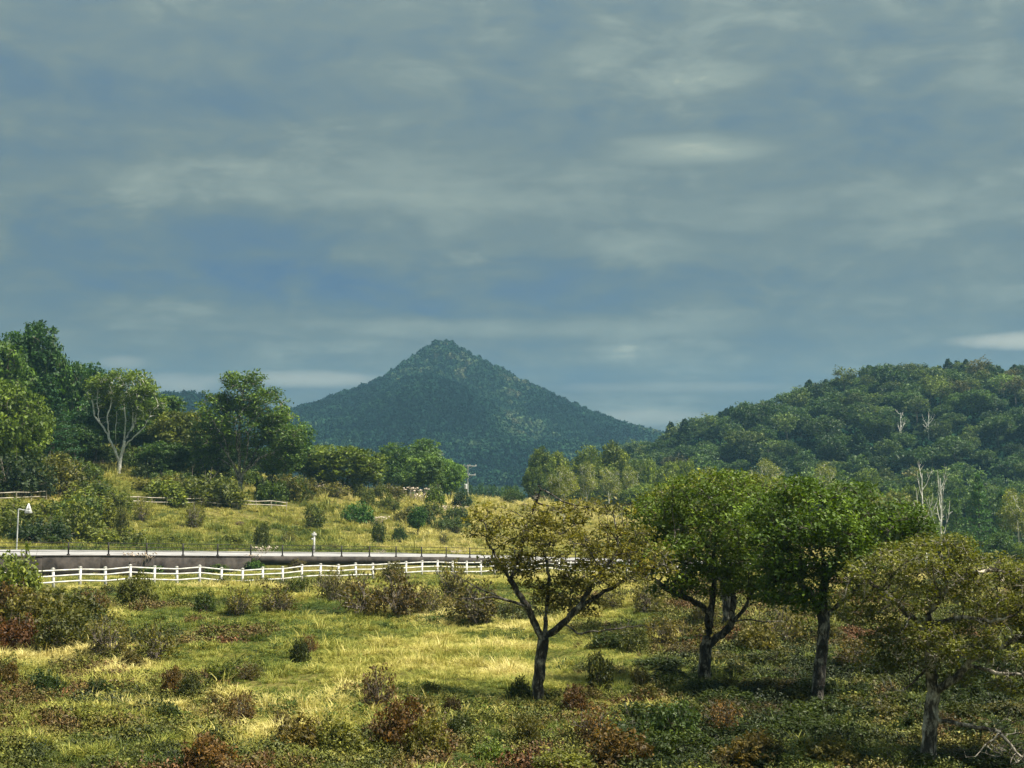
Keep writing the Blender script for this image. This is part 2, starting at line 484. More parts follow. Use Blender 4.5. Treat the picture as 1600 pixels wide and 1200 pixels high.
def colonize(limbs, blobs, rng, n_attr, step, infl, kill, iters=160, up=0.08, jitter=0.18):
    """space-colonisation branching. limbs: polylines, each [(x,y,z)...]; a later limb starts at the nearest existing node."""
    nodes = []; par = []
    for li, line in enumerate(limbs):
        line = [np.array(p, float) for p in line]
        if li == 0: prev = -1
        else:
            prev = int(np.argmin([np.sum((n - line[0]) ** 2) for n in nodes]))
        for si in range(len(line) - 1 if len(line) > 1 else 0):
            a, b = line[si], line[si + 1]
            m = max(1, int(np.linalg.norm(b - a) / step))
            if prev == -1: nodes.append(a.copy()); par.append(-1); prev = 0
            for q in range(1, m + 1):
                pt = a + (b - a) * q / m + rng.normal(size=3) * step * 0.10
                nodes.append(pt); par.append(prev); prev = len(nodes) - 1
    vol = [abs(b[1][0] * b[1][1] * b[1][2]) ** 0.8 * b[2] for b in blobs]; tot = sum(vol)
    A = []
    for (c, rad, wgt), vb in zip(blobs, vol):
        k = max(4, int(n_attr * vb / tot))
        q = rng.normal(size=(k, 3)); q /= np.linalg.norm(q, axis=1, keepdims=True)
        q *= (rng.uniform(0.25, 1, (k, 1)) ** (1 / 2.2))
        A.append(np.array(c) + q * np.array(rad))
    A = np.concatenate(A); A0 = A.copy()
    N = np.array(nodes); par = list(par)
    d = np.linalg.norm(A[:, None, :] - N[None], axis=2); near = d.argmin(1); dist = d.min(1)
    for it in range(iters):
        act = dist < infl
        if not act.any():
            if it < 6 and len(A):
                infl *= 1.6; continue
            break
        ids = np.unique(near[act])
        dirs = np.zeros((len(N), 3)); vec = A[act] - N[near[act]]; vec /= np.linalg.norm(vec, axis=1, keepdims=True) + 1e-9
        np.add.at(dirs, near[act], vec)
        nd = dirs[ids] + rng.normal(size=(len(ids), 3)) * jitter; nd[:, 2] += up
        nd /= np.linalg.norm(nd, axis=1, keepdims=True) + 1e-9
        new = N[ids] + nd * step
        off = len(N); N = np.concatenate([N, new]); par.extend(ids.tolist())
        d2 = np.linalg.norm(A[:, None, :] - new[None], axis=2); m2 = d2.min(1); a2 = d2.argmin(1) + off
        upd = m2 < dist; near = np.where(upd, a2, near); dist = np.where(upd, m2, dist)
        keep = dist > kill
        A = A[keep]; near = near[keep]; dist = dist[keep]
        if len(A) == 0 or len(N) > 9000: break
    return N, np.array(par), A0


def tree_meshes(name, limbs, blobs, seed, n_attr, step, infl, kill, trunk_r, tip_r, leaf, per_tip, spread, bark,
                flat=0.5, sides=6, tip_level=2, leaf_keep=1.0, up=0.08, jitter=0.18, flare=1.5, bare=None, twigs=0, gap_size=0.9):
    rng = np.random.default_rng(seed)
    N, par, A0 = colonize(limbs, blobs, rng, n_attr, step, infl, kill, up=up, jitter=jitter)
    n = len(N); cnt = np.zeros(n); kids = np.zeros(n, int); lev = np.zeros(n, int)
    for i in range(n - 1, 0, -1):
        if kids[i] == 0: cnt[i] = 1
        p = par[i]; cnt[p] += cnt[i]; kids[p] += 1; lev[p] = max(lev[p], lev[i] + 1)
    p_exp = math.log(trunk_r / tip_r) / math.log(max(cnt[0], 2))
    rad = tip_r * np.maximum(cnt, 1) ** p_exp
    z0 = N[0, 2]; hgt = N[:, 2].max() - z0
    zrel = (N[:, 2] - z0) / hgt
    rad = np.where(cnt > cnt[0] * 0.5, rad * (1 + (flare - 1) * np.exp(-zrel * 14)), rad)
    rad = rad * (1 + 0.22 * vnoise(zrel * 23 + seed, N[:, 0] * 2.0, seed))
    ch = np.arange(1, n); pp = par[1:]
    D = np.zeros((n, 3)); D[ch] = N[ch] - N[pp]; D[0] = D[1] if n > 1 else (0, 0, 1)
    D /= np.linalg.norm(D, axis=1, keepdims=True) + 1e-9
    main = np.full(n, -1); best = np.full(n, -1.0)
    for i in range(1, n):
        if rad[i] > best[par[i]]: best[par[i]] = rad[i]; main[par[i]] = i
    ismain = main[pp] == ch
    D0 = np.where(ismain[:, None], D[pp], D[ch]); R0 = np.where(ismain, rad[pp], np.minimum(rad[ch] * 1.25, rad[pp]))
    V, F = tubes(N[pp], N[ch], D0, D[ch], R0, rad[ch], sides)
    sprays = A0
    if bare is not None: sprays = sprays[~bare(sprays)]
    gap = fbm(sprays[:, 0] / gap_size + 3.1 + sprays[:, 1] / gap_size, sprays[:, 2] / gap_size * 1.6 + sprays[:, 1] / gap_size * 0.7, seed + 5, 2)
    sprays = sprays[gap > np.quantile(gap, 1 - leaf_keep)] if leaf_keep < 1 else sprays
    if per_tip > 0:
        dd = np.concatenate([((c[:, None, :] - N[None]) ** 2).sum(2).argmin(1) for c in np.array_split(sprays, max(1, len(sprays) // 250))])
        dv = sprays - N[dd]; ok = np.linalg.norm(dv, axis=1) > 0.05
        V2, F2 = tubes(N[dd][ok], sprays[ok], dv[ok], dv[ok], np.full(ok.sum(), tip_r), np.full(ok.sum(), tip_r * 0.4), 3)
        F = np.concatenate([F, F2 + len(V)]); V = np.concatenate([V, V2])
    if twigs:
        tp = np.nonzero((lev <= tip_level))[0]; tp = rng.choice(tp, twigs * len(tp))
        dv = rng.normal(size=(len(tp), 3)); dv[:, 2] += 0.4; dv /= np.linalg.norm(dv, axis=1, keepdims=True)
        ln = rng.uniform(0.5, 1.6, len(tp))[:, None] * step
        r = np.full(len(tp), tip_r * 0.8)
        V2, F2 = tubes(N[tp], N[tp] + dv * ln, dv, dv, r, r * 0.4, 3)
        F = np.concatenate([F, F2 + len(V)]); V = np.concatenate([V, V2])
    trunk = mesh_np(name + '_wood', V, F, bark, smooth=True)
    crown = None
    if per_tip > 0:
        SP = sprays
        k = per_tip; T = np.repeat(SP, k, 0)
        q = rng.normal(size=(len(T), 3)); q /= np.linalg.norm(q, axis=1, keepdims=True) + 1e-9
        q *= (rng.random((len(T), 1)) ** 0.45) * spread; q[:, 2] *= 0.62
        C = T + q; C[:, 2] += spread * 0.18
        V, F = leaf_quads(C, np.full(len(C), leaf), rng, flat)
        # colour varies from spray to spray and a little from leaf to leaf
        cell = fbm(SP[:, 0] / (spread * 4) + SP[:, 2] / (spread * 3), SP[:, 1] / (spread * 4), seed) * 0.7
        tb = np.repeat(np.clip(0.5 + cell + rng.normal(size=len(SP)) * 0.13, 0, 1), k)
        tl = np.clip(tb + rng.normal(size=len(tb)) * 0.13, 0, 1)
        crown = mesh_np(name + '_crown', V, F, M['leaf'], tint=np.repeat(tl, 4))
    return trunk, crown


def lobes(rng, cx, cz, rx, rz, n, sub=0.5, ry=None):
    """a crown as overlapping uneven lobes"""
    ry = ry or rx; out = [((cx, 0, cz), (rx * 0.72, ry * 0.72, rz * 0.75), 0.45)]
    for i in range(n):
        th = 2 * math.pi * (i + rng.uniform(-0.3, 0.3)) / n; ph = rng.uniform(-0.75, 1.1)
        c = (cx + math.cos(th) * rx * 0.66 * math.cos(ph), math.sin(th) * ry * 0.66 * math.cos(ph), cz + math.sin(ph) * rz * 0.66)
        s = rng.uniform(0.75, 1.2) * sub
        out.append((c, (rx * s, ry * s, rz * s * 0.85), 1.0))
    return out


def plant(name, protos, loc, rz, sc, color, label, cat, group=None, wood_color=None):
    """a tree or shrub thing: an Empty at its foot with trunk and crown as its parts"""
    e = empty(name, loc, rz, sc)
    tag(e, label, cat, group)
    wood, leaves = protos[0], protos[1]
    if group == 'trees of the left wood': color = (color[0] * 0.84, color[1] * 1.02, color[2])
    names = protos[2] if len(protos) > 2 else ('trunk', 'crown')
    if wood is not None: link(names[0], wood, e)
    if leaves is not None:
        o = link(names[1], leaves, e); o.color = (*color, 1.0)
    return e

# ------------------------------------------------------------------ the ground, road, hills
def lines(*segs):
    out = []
    for (a, b, st) in segs: out.extend(np.arange(a, b, st).tolist())
    return out


UL = np.array(sorted(lines((-900, -200, 70), (-200, 0, 12), (0, 15, 2.0), (15, 150, 0.6), (150, 250, 1.4), (250, 460, 4), (460, 1701, 40))))
VL = np.array(sorted(lines((-900, -200, 70), (-200, -20, 10), (-20, 5, 2.0), (5, 101.6, 0.6), (112, 175, 0.9), (175, 330, 5), (330, 1701, 40)) +
                     [101.8, 102.0, 102.5, 102.7, 105, 108.0, 109.6, 110.2, 110.4, 111.1]))
ground = tag(link('ground', grid_mesh('ground', UL, VL, H, M['ground'], xy)), kind='structure')
hill = tag(link('hill', grid_mesh('hill', np.linspace(-60, 420, 80), np.linspace(352, 860, 80), HILLH, M['forest_floor'])), kind='structure')
mountain = tag(link('mountain', grid_mesh('mountain', np.linspace(-760, 620, 150), np.linspace(940, 1900, 120), MOUNT, M['forest_floor'])), kind='structure')
road = tag(link('road', grid_mesh('road', np.arange(-120, 470, 3.0), np.array([ROAD_V0, 104.4, 106.2, 108.0, ROAD_V1]),
                                  lambda X, Y: grade(uv(X, Y)[0]) + 0.50 + 0.035 * (uv(X, Y)[1] - 102.6), M['road'], xy)), kind='structure')


def strip_box(name, u0, u1, v0, v1, ztop, zbot, mat, n=2):
    """a box that follows the road's grade"""
    us = np.linspace(u0, u1, n); V = []; F = []
    for u in us:
        for v in (v0, v1):
            x, y = xy(u, v); V.append((x, y, ztop(u))); V.append((x, y, zbot(u)))
    for i in range(n - 1):
        a = 4 * i; b = 4 * i + 4
        F += [[a, b, b + 2, a + 2], [a, a + 1, b + 1, b], [a + 2, b + 2, b + 3, a + 3], [a + 1, a + 3, b + 3, b + 1]]
    F += [[0, 2, 3, 1], [4 * n - 4, 4 * n - 3, 4 * n - 1, 4 * n - 2]]
    return mesh_np(name, np.array(V), np.array(F), mat)


g1 = lambda u: float(grade(u))
kerb = tag(link('kerb', strip_box('kerb', 96.1, 460, 102.15, 102.62, lambda u: g1(u) + 0.52, lambda u: g1(u) - 0.1, M['concrete'], 90)), kind='structure')

wall = empty('concrete_retaining_wall', (*xy(60, 102.0), g1(60) - 0.5))
tag(wall, 'stained dark concrete retaining wall along the near edge of the road', 'retaining wall')
u = 24.0
rw = random.Random(4)
while u < 95.5:
    ln = min(5.55, 96.0 - u)
    dv = rw.uniform(-0.02, 0.02)
    me = strip_box('wall_panel', u + 0.02, u + ln - 0.02, 101.75 + dv, 102.58, lambda q: g1(q) + 0.45, lambda q: g1(q) - 1.5, M['concrete'])
    p = link('panel', me, wall); p.matrix_parent_inverse = Matrix.Translation(-wall.location)
    cp = strip_box('coping_cap', u + 0.01, u + ln - 0.01, 101.70, 102.60, lambda q: g1(q) + 0.53, lambda q: g1(q) + 0.452, M['concrete'])
    c = link('coping', cp, wall); c.matrix_parent_inverse = Matrix.Translation(-wall.location)
    u += ln


# ------------------------------------------------------------------ fences and railing
def rail_between(name, me, parent, a, b):
    a = Vector(a); b = Vector(b); d = b - a
    o = link(name, me, parent); o.location = a
    o.rotation_euler = d.to_track_quat('X', 'Z').to_euler(); o.scale = (d.length, 1, 1)
    return o


def post_mesh():
    lst = [(-0.065, 0.065, -0.065, 0.065, -0.35, 1.17), (-0.085, 0.085, -0.085, 0.085, 1.172, 1.215), (-0.055, 0.055, -0.055, 0.055, 1.217, 1.25)]
    return boxes('white_post', lst, M['white'])


fdir = np.array([0.573, 0.82]); fdir /= np.linalg.norm(fdir); f0 = np.array([-27.0, 91.0]); fn_ = np.array([fdir[1], -fdir[0]])
wf = empty('white_rail_fence', (f0[0], f0[1], 0)); tag(wf, 'white three-rail ranch fence running across the rough field below the road', 'fence')
pm = post_mesh(); rm = boxes('white_rail', [(0, 1, -0.02, 0.02, -0.046, 0.046)], M['white'])
rf = random.Random(11); prev = None
fang = math.atan2(fdir[1], fdir[0])
for n in range(-3, 44):
    p = f0 + fdir * 1.94 * n; z = zg(*p) + rf.uniform(-0.03, 0.03); lift = rf.uniform(-0.03, 0.02)
    rel = Vector((p[0] - f0[0], p[1] - f0[1], z + lift))
    o = link('post', pm, wf, rel); o.rotation_euler = (R(rf.uniform(-2.0, 2.0)), R(rf.uniform(-2.0, 2.0)), fang)
    cur = [rel + Vector((fn_[0] * 0.04, fn_[1] * 0.04, h + rf.uniform(-0.02, 0.02))) for h in (1.08, 0.75, 0.38)]
    if prev:
        for q in range(3):
            if q == 2 and rf.random() < 0.08: continue
            rail_between('rail', rm, wf, prev[q], cur[q])
    prev = cur

rl0 = xy(72.9, 102.45)
rl = empty('black_road_railing', (rl0[0], rl0[1], 0)); tag(rl, 'thin black steel railing with slim posts along the pale road', 'railing')
rpm = boxes('railing_post', [(-0.045, 0.045, -0.045, 0.045, -0.1, 1.04), (-0.09, 0.09, -0.09, 0.09, -0.1, 0.09)], M['steel'])
rrm = boxes('railing_rail', [(0, 1, -0.024, 0.024, -0.024, 0.024)], M['steel'])
prev = None; rang = math.atan2(DV, DU)
for n in range(-6, 62):
    u = 72.9 + 3.94 * n; x, y = xy(u, 102.38); z = g1(u) + (0.53 if u < 96 else 0.52)
    rel = Vector((x - rl0[0], y - rl0[1], z))
    o = link('post', rpm, rl, rel); o.rotation_euler = (0, 0, rang)
    cur = [rel + Vector((0, 0, h)) for h in (0.99, 0.66, 0.33)]
    if prev:
        for q in range(3): rail_between('rail', rrm, rl, prev[q], cur[q])
    prev = cur


def log_fence(label, pxs, name='log_fence'):
    """weathered rail fence on the meadow: pxs = [(px, py of its foot)...]"""
    pts = [ground_px(px, py, t0=112) for px, py in pxs]
    dens = []
    for (a, b) in zip(pts[:-1], pts[1:]):
        m = max(1, int(math.hypot(b[0] - a[0], b[1] - a[1]) / 2.1))
        dens += [(a[0] + (b[0] - a[0]) * k / m, a[1] + (b[1] - a[1]) * k / m) for k in range(m)]
    dens.append(pts[-1]); o0 = dens[0]
    e = empty(name, (o0[0], o0[1], 0)); tag(e, label, 'fence')
    rr = random.Random(len(dens)); prv = None
    V, F = polyline_tube([(0, 0, -0.3), (0, 0, 1.12)], [0.075, 0.065], 7); lp = mesh_np('log_post', V, F, M['logs'], smooth=True)
    V, F = polyline_tube([(0, 0, 0), (0.5, 0, 0.0), (1, 0, 0)], [0.07, 0.06, 0.055], 6); lr = mesh_np('log_rail', V, F, M['logs'], smooth=True)
    for (x, y) in dens:
        rel = Vector((x - o0[0], y - o0[1], zg(x, y) + rr.uniform(-0.06, 0.06)))
        o = link('post', lp, e, rel); o.rotation_euler = (R(rr.uniform(-5, 5)), R(rr.uniform(-5, 5)), 0)
        cur = [rel + Vector((0, -0.05, h + rr.uniform(-0.09, 0.09))) for h in (1.0, 0.5)]
        if prv:
            for q in range(2): rail_between('rail', lr, e, prv[q], cur[q])
        prv = cur
    return e


log_fence('weathered pale log fence before the dark bushes behind the roadside sign', [(-30, 785), (25, 784), (72, 783)])
log_fence('long weathered pale log fence along the top of the yellow meadow', [(192, 790), (260, 791), (340, 793), (400, 795), (447, 797)])

# ------------------------------------------------------------------ roadside signs, pole, rock
def cyl(name, r0, r1, z0, z1, mat, sides=12, ox=0.0, oy=0.0):
    V, F = polyline_tube([(ox, oy, z0), (ox, oy, (z0 + z1) / 2), (ox, oy, z1)], [r0, (r0 + r1) / 2, r1], sides)
    F = np.concatenate([F]); return mesh_np(name, V, F, mat, smooth=True)


# warning sign on a cranked pole, behind the road
su = None
dsg = 129.8; sxp, syp = at_px(31, dsg)
sg = empty('road_warning_sign', (sxp, syp, zg(sxp, syp))); tag(sg, 'white triangular road sign seen from behind on a cranked white pole', 'road sign')
sg.rotation_euler = (0, R(1.6), 0)
link('pole', cyl('sign_pole', 0.06, 0.055, -0.3, 3.42, M['galv']), sg)
V, F = polyline_tube([(0, 0, 3.40), (0.12, 0, 3.42), (0.45, -0.02, 3.36), (0.82, -0.02, 3.34)], [0.05, 0.05, 0.042, 0.04], 8)
link('arm', mesh_np('sign_arm', V, F, M['galv'], smooth=True), sg)
tri = []
for y in (-0.012, 0.012):
    for (x, z) in ((-0.36, 0), (-0.30, -0.06), (0.30, -0.06), (0.36, 0), (0.045, 0.74), (-0.045, 0.74)): tri.append((x, y, z))
Vt = np.array(tri); Ft = [[0, 1, 2, 3], [0, 3, 4, 5], [9, 8, 7, 6], [11, 10, 9, 6]]
for k in range(6): Ft.append([k, (k + 5) % 6, 6 + (k + 5) % 6, 6 + k])
pl = link('sign_plate', mesh_np('sign_plate', Vt, np.array(Ft), M['galv']), sg, (0.86, -0.03, 3.16)); pl.rotation_euler = (0, 0, R(42)); pl.scale = (1.0, 1.0, 1.05)
st = link('stiffener', boxes('stiffener', [(-0.018, 0.018, -0.04, -0.014, -0.04, 0.66)], M['polegrey']), pl)
for z in (0.12, 0.34):
    b = link('bracket', boxes('sign_bracket', [(-0.16, 0.16, -0.065, -0.052, z, z + 0.05)], M['galv']), pl)

# little white marker post with an arrow head beside the railing
u2, v2 = 127.0, 108.45
mxp, myp = at_px(493, 155.5)
mk = empty('white_marker_post', (mxp, myp, zg(mxp, myp))); tag(mk, 'small white post with a stubby cross-shaped head behind the railing', 'marker post')
link('post', boxes('marker_post', [(-0.085, 0.085, -0.06, 0.06, -0.3, 2.0)], M['white']), mk)
hd = link('head', boxes('marker_head', [(-0.24, 0.24, -0.085, -0.062, 1.72, 1.96), (-0.10, 0.10, -0.085, -0.062, 1.962, 2.12)], M['white']), mk)
link('side_arrow', boxes('marker_arrow', [(-0.30, -0.086, -0.05, 0.05, 1.32, 1.5)], M['white']), mk)
bx, by = xy(126.1, 102.25)
mb = tag(link('junction_box', boxes('junction_box', [(-0.28, 0.28, -0.2, 0.2, 0, 0.28), (-0.32, 0.32, -0.24, 0.24, 0.283, 0.33)], M['rock']), None, (*at_px(491, 145.6), g1(126) + 0.525)),
         'small brown box at the foot of the black railing', 'box')

# utility pole beyond the meadow
upx, upy = at_px(731, 258)
upz = 6.2 - (778 - 750) * 258 / FPX - 3.0
up_ = empty('utility_pole', (upx, upy, min(upz, zg(upx, upy) - 0.1))); tag(up_, 'grey utility pole with crossarms and a transformer beyond the meadow', 'utility pole')
base_z = up_.location.z; top = 6.2 + (750 - 726) * 258 / FPX - base_z
link('pole', cyl('pole_shaft', 0.16, 0.11, -0.5, top, M['polegrey'], 14), up_)
for (zz, x0, x1) in ((top - 0.25, -0.75, 1.5), (top - 1.75, -0.75, 1.35)):
    a = link('crossarm', boxes('crossarm', [(x0, x1, -0.26, -0.16, zz - 0.06, zz + 0.06)], M['polegrey']), up_)
    for xx in (x0 + 0.12, (x0 + x1) / 2, x1 - 0.12):
        V, F = polyline_tube([(xx, -0.21, zz + 0.062), (xx, -0.21, zz + 0.14), (xx, -0.21, zz + 0.17), (xx, -0.21, zz + 0.30)], [0.03, 0.07, 0.05, 0.06], 8)
        link('insulator', mesh_np('insulator', V, F, M['white'], smooth=True), a)
    V, F = polyline_tube([(0, -0.2, zz - 0.7), (x1 * 0.6, -0.21, zz - 0.07)], [0.025, 0.025], 5)
    link('brace', mesh_np('brace', V, F, M['polegrey']), up_)
V, F = polyline_tube([(-0.34, -0.1, top - 4.1), (-0.34, -0.1, top - 4.05), (-0.34, -0.1, top - 3.3), (-0.34, -0.1, top - 3.25)], [0.2, 0.28, 0.28, 0.14], 14)
link('transformer', mesh_np('transformer', V, F, M['galv'], smooth=True), up_)

# dark rock in the meadow
rgx = np.random.default_rng(2)
def rock_mesh(seed):
    rg = np.random.default_rng(seed); nu, nv = 14, 8; V = []
    for j in range(nv + 1):
        ph = math.pi / 2 * (1 - j / nv * 1.25)
        for i in range(nu):
            th = 2 * math.pi * i / nu; r = 1 + 0.22 * float(vnoise(np.array(math.cos(th) * 1.7 + 5), np.array(math.sin(th) * 1.7 + ph * 1.3), seed)) + rg.uniform(-0.05, 0.05)
            V.append((r * math.cos(th) * math.cos(ph), r * math.sin(th) * math.cos(ph), r * math.sin(ph)))
    F = [[j * nu + i, (j + 1) * nu + i, (j + 1) * nu + (i + 1) % nu, j * nu + (i + 1) % nu] for j in range(nv) for i in range(nu)]
    return mesh_np('rock', np.array(V), np.array(F), M['rock'])
rx, ry = ground_px(375, 820, t0=112)
rk = tag(link('boulder', rock_mesh(5), None, (rx, ry, zg(rx, ry) - 0.05)), 'dark brown boulder lying alone in the yellow meadow', 'boulder'); rk.scale = (0.72, 0.5, 0.42); rk.rotation_euler = (0, 0.1, 0.4)

# ------------------------------------------------------------------ the four old trees of the foreground field
def px_local(base_px, base_py, dist, pts):
    """photograph positions (px, py, depth offset) -> metres from the tree's foot"""
    s = dist / FPX
    return [((p[0] - base_px) * s, p[2] if len(p) > 2 else 0.0, (base_py - p[1]) * s) for p in pts]


def px_blobs(base_px, base_py, dist, lst):
    s = dist / FPX; out = []
    for b in lst:
        cx, cy, w, h = b[:4]; dy = b[4] if len(b) > 4 else 0.0; dd = b[5] if len(b) > 5 else w
        wt_ = b[6] if len(b) > 6 else 1.0
        out.append((((cx - base_px) * s, dy, (base_py - cy) * s), (w * s, dd * s, h * s), wt_))
    return out


def hero(name, bpx, bpy_, limbs, blobs, seed, color, label, leaf=0.115, per_tip=11, n_attr=1500, trunk_r=0.2, keep=1.0, bark='oak',
         spread=0.26, flat=0.6, tip_level=2, dead=None, tip_r=0.009, step=0.15, kill=0.27):
    x, y = ground_px(bpx, bpy_); d = y
    L = [px_local(bpx, bpy_, d, l) for l in limbs]
    L[0] = [(L[0][0][0], L[0][0][1], -0.45)] + L[0][1:]
    B = px_blobs(bpx, bpy_, d, blobs)
    nb = None
    if dead:
        zs = px_blobs(bpx, bpy_, d, dead)
        def nb(Pn):
            m = np.zeros(len(Pn), bool)
            for (c, r, w) in zs: m |= (((Pn - np.array(c)) / np.array(r)) ** 2).sum(1) < 1
            return m
        B = B + [(c, r, 9.0) for (c, r, w) in zs]
    tm = tree_meshes(name, L, B, seed, n_attr, step, 1.5, kill, trunk_r, tip_r, leaf, per_tip, spread, M[bark], flat=flat, sides=8,
                     tip_level=tip_level, leaf_keep=keep, up=0.05, jitter=0.30, bare=nb, twigs=2, flare=1.45)
    e = plant(name, tm, (x, y, zg(x, y) - 0.02), 0, (1, 1, 1), color, label, 'tree')
    return e


# 1: the lone leaning oak in the middle of the field
hero('oak_tree', 840, 1105,
     [[(840, 1108), (841, 1070, 0.02), (845, 1035, -0.03), (849, 1002, 0)],
      [(849, 1002, 0), (834, 972, 0.05), (823, 948, -0.1), (796, 905, -0.25), (775, 872, -0.3), (762, 845, -0.3)],
      [(823, 950, -0.1), (800, 940, -0.5), (772, 932, -0.75), (742, 935, -0.85), (712, 934, -0.9)],
      [(790, 936, -0.5), (762, 925, -0.6), (735, 912, -0.6), (708, 897, -0.55)],
      [(851, 996, 0), (855, 950, 0.25), (858, 905, 0.3), (850, 860, 0.2)],
      [(853, 998, 0), (880, 975, -0.15), (903, 950, -0.35), (930, 905, -0.4), (960, 870, -0.3)],
      [(880, 975, -0.1), (900, 989, -0.5), (925, 985, -0.7), (958, 980, -0.85), (1003, 974, -0.9)],
      [(905, 948, -0.3), (945, 928, 0.1), (985, 905, 0.3), (1025, 890, 0.35)],
      [(800, 907, -0.2), (818, 850, 0.5), (835, 800, 0.6), (846, 770, 0.6)]],
     [(845, 780, 26, 24, 0.4, 40, 3.0), (822, 800, 26, 16, 0.3, 36, 1.6), (768, 812, 44, 20, 0.2, 50), (800, 842, 48, 26, -0.3, 55), (752, 838, 26, 12, 0.2, 30), (872, 812, 46, 24, 0.4, 55), (920, 804, 44, 20, 0.5, 50), (962, 800, 36, 18, 0.3, 45),
      (940, 842, 52, 26, 0.0, 60), (882, 860, 56, 28, -0.2, 60), (808, 888, 46, 20, 0.2, 50, 1.9), (850, 838, 40, 24, 0.8, 50), (955, 876, 50, 22, 0.4, 55), (1012, 868, 40, 20, 0.1, 45), (1032, 892, 34, 16, 0.2, 40),
      (975, 904, 52, 18, -0.2, 50, 1.9), (884, 928, 46, 20, 0.2, 50, 1.9), (918, 952, 38, 14, 0.3, 40, 1.9), (828, 926, 34, 14, 0.4, 40, 1.9), (866, 950, 34, 14, 0.5, 40, 1.9), (910, 902, 46, 20, -0.4, 50, 1.9), (945, 985, 20, 8, -0.7, 20, 0.6),
      (770, 880, 26, 12, -0.3, 30), (990, 836, 30, 14, 0.2, 36)],
     7, (0.098, 0.088, 0.026), 'lone leaning oak with sparse yellow-olive leaves and pale bare low limbs', leaf=0.10, per_tip=12, n_attr=2000, trunk_r=0.15, keep=0.72,
     dead=[(735, 930, 45, 16, -0.8, 20), (985, 978, 45, 10, -0.8, 16)], spread=0.25)

# 2: the dense green oak with a forked trunk
hero('oak_tree', 1100, 1068,
     [[(1100, 1072), (1101, 1040), (1104, 1012, 0.03)],
      [(1104, 1012, 0.03), (1109, 980, 0.1), (1111, 958, 0.1), (1117, 925, 0.2), (1120, 880, 0.2)],
      [(1110, 962, 0.1), (1098, 948, -0.1), (1072, 934, -0.3), (1045, 922, -0.3), (1020, 905, -0.25)],
      [(1106, 1008, 0.0), (1128, 992, -0.1), (1143, 972, -0.2), (1163, 950, -0.2), (1180, 915, 0)],
      [(1146, 970, -0.2), (1166, 966, -0.6), (1190, 968, -0.8), (1210, 967, -0.9)],
      [(1143, 972, -0.2), (1150, 930, 0.4), (1160, 880, 0.5)]],
     [(1105, 858, 90, 52, 0.2, 100), (1036, 868, 56, 30, -0.2, 70), (1180, 866, 62, 46, 0.1, 80), (1100, 796, 66, 30, 0.4, 80), (1026, 812, 48, 28, 0.6, 60), (1075, 768, 42, 18, 0.2, 45), (1135, 828, 50, 30, -0.9, 40),
      (1172, 792, 56, 30, 0.5, 65), (1005, 892, 46, 16, -0.2, 40), (1110, 914, 66, 22, 0.2, 70), (1200, 922, 42, 24, -0.1, 50), (1145, 756, 44, 16, 0.6, 40), (996, 846, 34, 20, 0.3, 40), (1044, 926, 38, 12, -0.3, 30),
      (1226, 890, 36, 30, 0.2, 44), (1216, 836, 34, 26, 0.3, 40), (1070, 905, 40, 20, -0.8, 36), (1160, 905, 34, 20, -0.8, 36)],
     23, (0.052, 0.078, 0.017), 'dense dark green oak with a forked trunk beside the lone leaning oak', leaf=0.105, per_tip=17, n_attr=1750, trunk_r=0.18, spread=0.27, keep=0.90,
     dead=[(1205, 967, 16, 6, -0.9, 10)])

# 3: the straight-trunked oak
hero('oak_tree', 1276, 1103,
     [[(1276, 1108), (1280, 1060), (1285, 1022), (1289, 980)],
      [(1289, 980), (1287, 955), (1290, 920, 0.1), (1292, 880, 0.1)],
      [(1289, 972), (1304, 951, -0.1), (1321, 938, -0.2), (1336, 925, -0.2), (1365, 890, -0.1)],
      [(1285, 1005), (1268, 990, -0.2), (1263, 980, -0.25)],
      [(1288, 958), (1262, 925, 0.1), (1235, 890, 0.2)],
      [(1290, 915, 0.1), (1320, 860, 0.3), (1345, 815, 0.4)]],
     [(1290, 862, 84, 52, 0.2, 100), (1226, 868, 56, 46, 0.0, 74), (1364, 836, 70, 38, 0.3, 80), (1290, 796, 76, 30, 0.4, 85), (1410, 816, 54, 28, 0.5, 60), (1250, 768, 48, 18, 0.5, 50), (1335, 776, 52, 18, 0.5, 50),
      (1390, 866, 46, 20, 0.2, 40), (1240, 920, 48, 30, -0.1, 60), (1325, 905, 42, 22, 0.3, 50), (1212, 806, 46, 32, 0.8, 60), (1278, 936, 40, 16, 0.2, 46), (1446, 834, 34, 18, 0.6, 40), (1258, 952, 30, 12, -0.3, 30),
      (1208, 930, 28, 18, 0.0, 36), (1300, 830, 46, 30, -0.9, 40), (1250, 830, 40, 26, -0.8, 36), (1350, 880, 36, 20, -0.6, 34)],
     31, (0.054, 0.086, 0.017), 'dense green oak with a straight dark trunk and one stout limb to the right', leaf=0.105, per_tip=17, n_attr=1800, trunk_r=0.165, spread=0.27, keep=0.90)

# an oak further back whose top shows between and above the two green ones
hero('oak_tree', 1135, 985,
     [[(1135, 990), (1138, 950), (1134, 915)], [(1134, 915), (1100, 870, 0.2), (1070, 830, 0.3)], [(1134, 915), (1165, 860, 0.1), (1195, 820, 0.2)], [(1134, 915), (1135, 850, 0.2), (1132, 800, 0.2)]],
     [(1080, 790, 80, 40, 0, 90), (1180, 785, 80, 36, 0, 90), (1130, 760, 76, 20, 0.3, 80), (1030, 800, 44, 28, 0, 60), (1225, 790, 46, 28, 0.2, 60), (1120, 830, 100, 40, 0, 100)],
     37, (0.072, 0.084, 0.018), 'yellow-green oak behind, topping the gap between the two dense green oaks', leaf=0.15, per_tip=11, n_attr=1100, trunk_r=0.22, spread=0.36, step=0.2, kill=0.36)

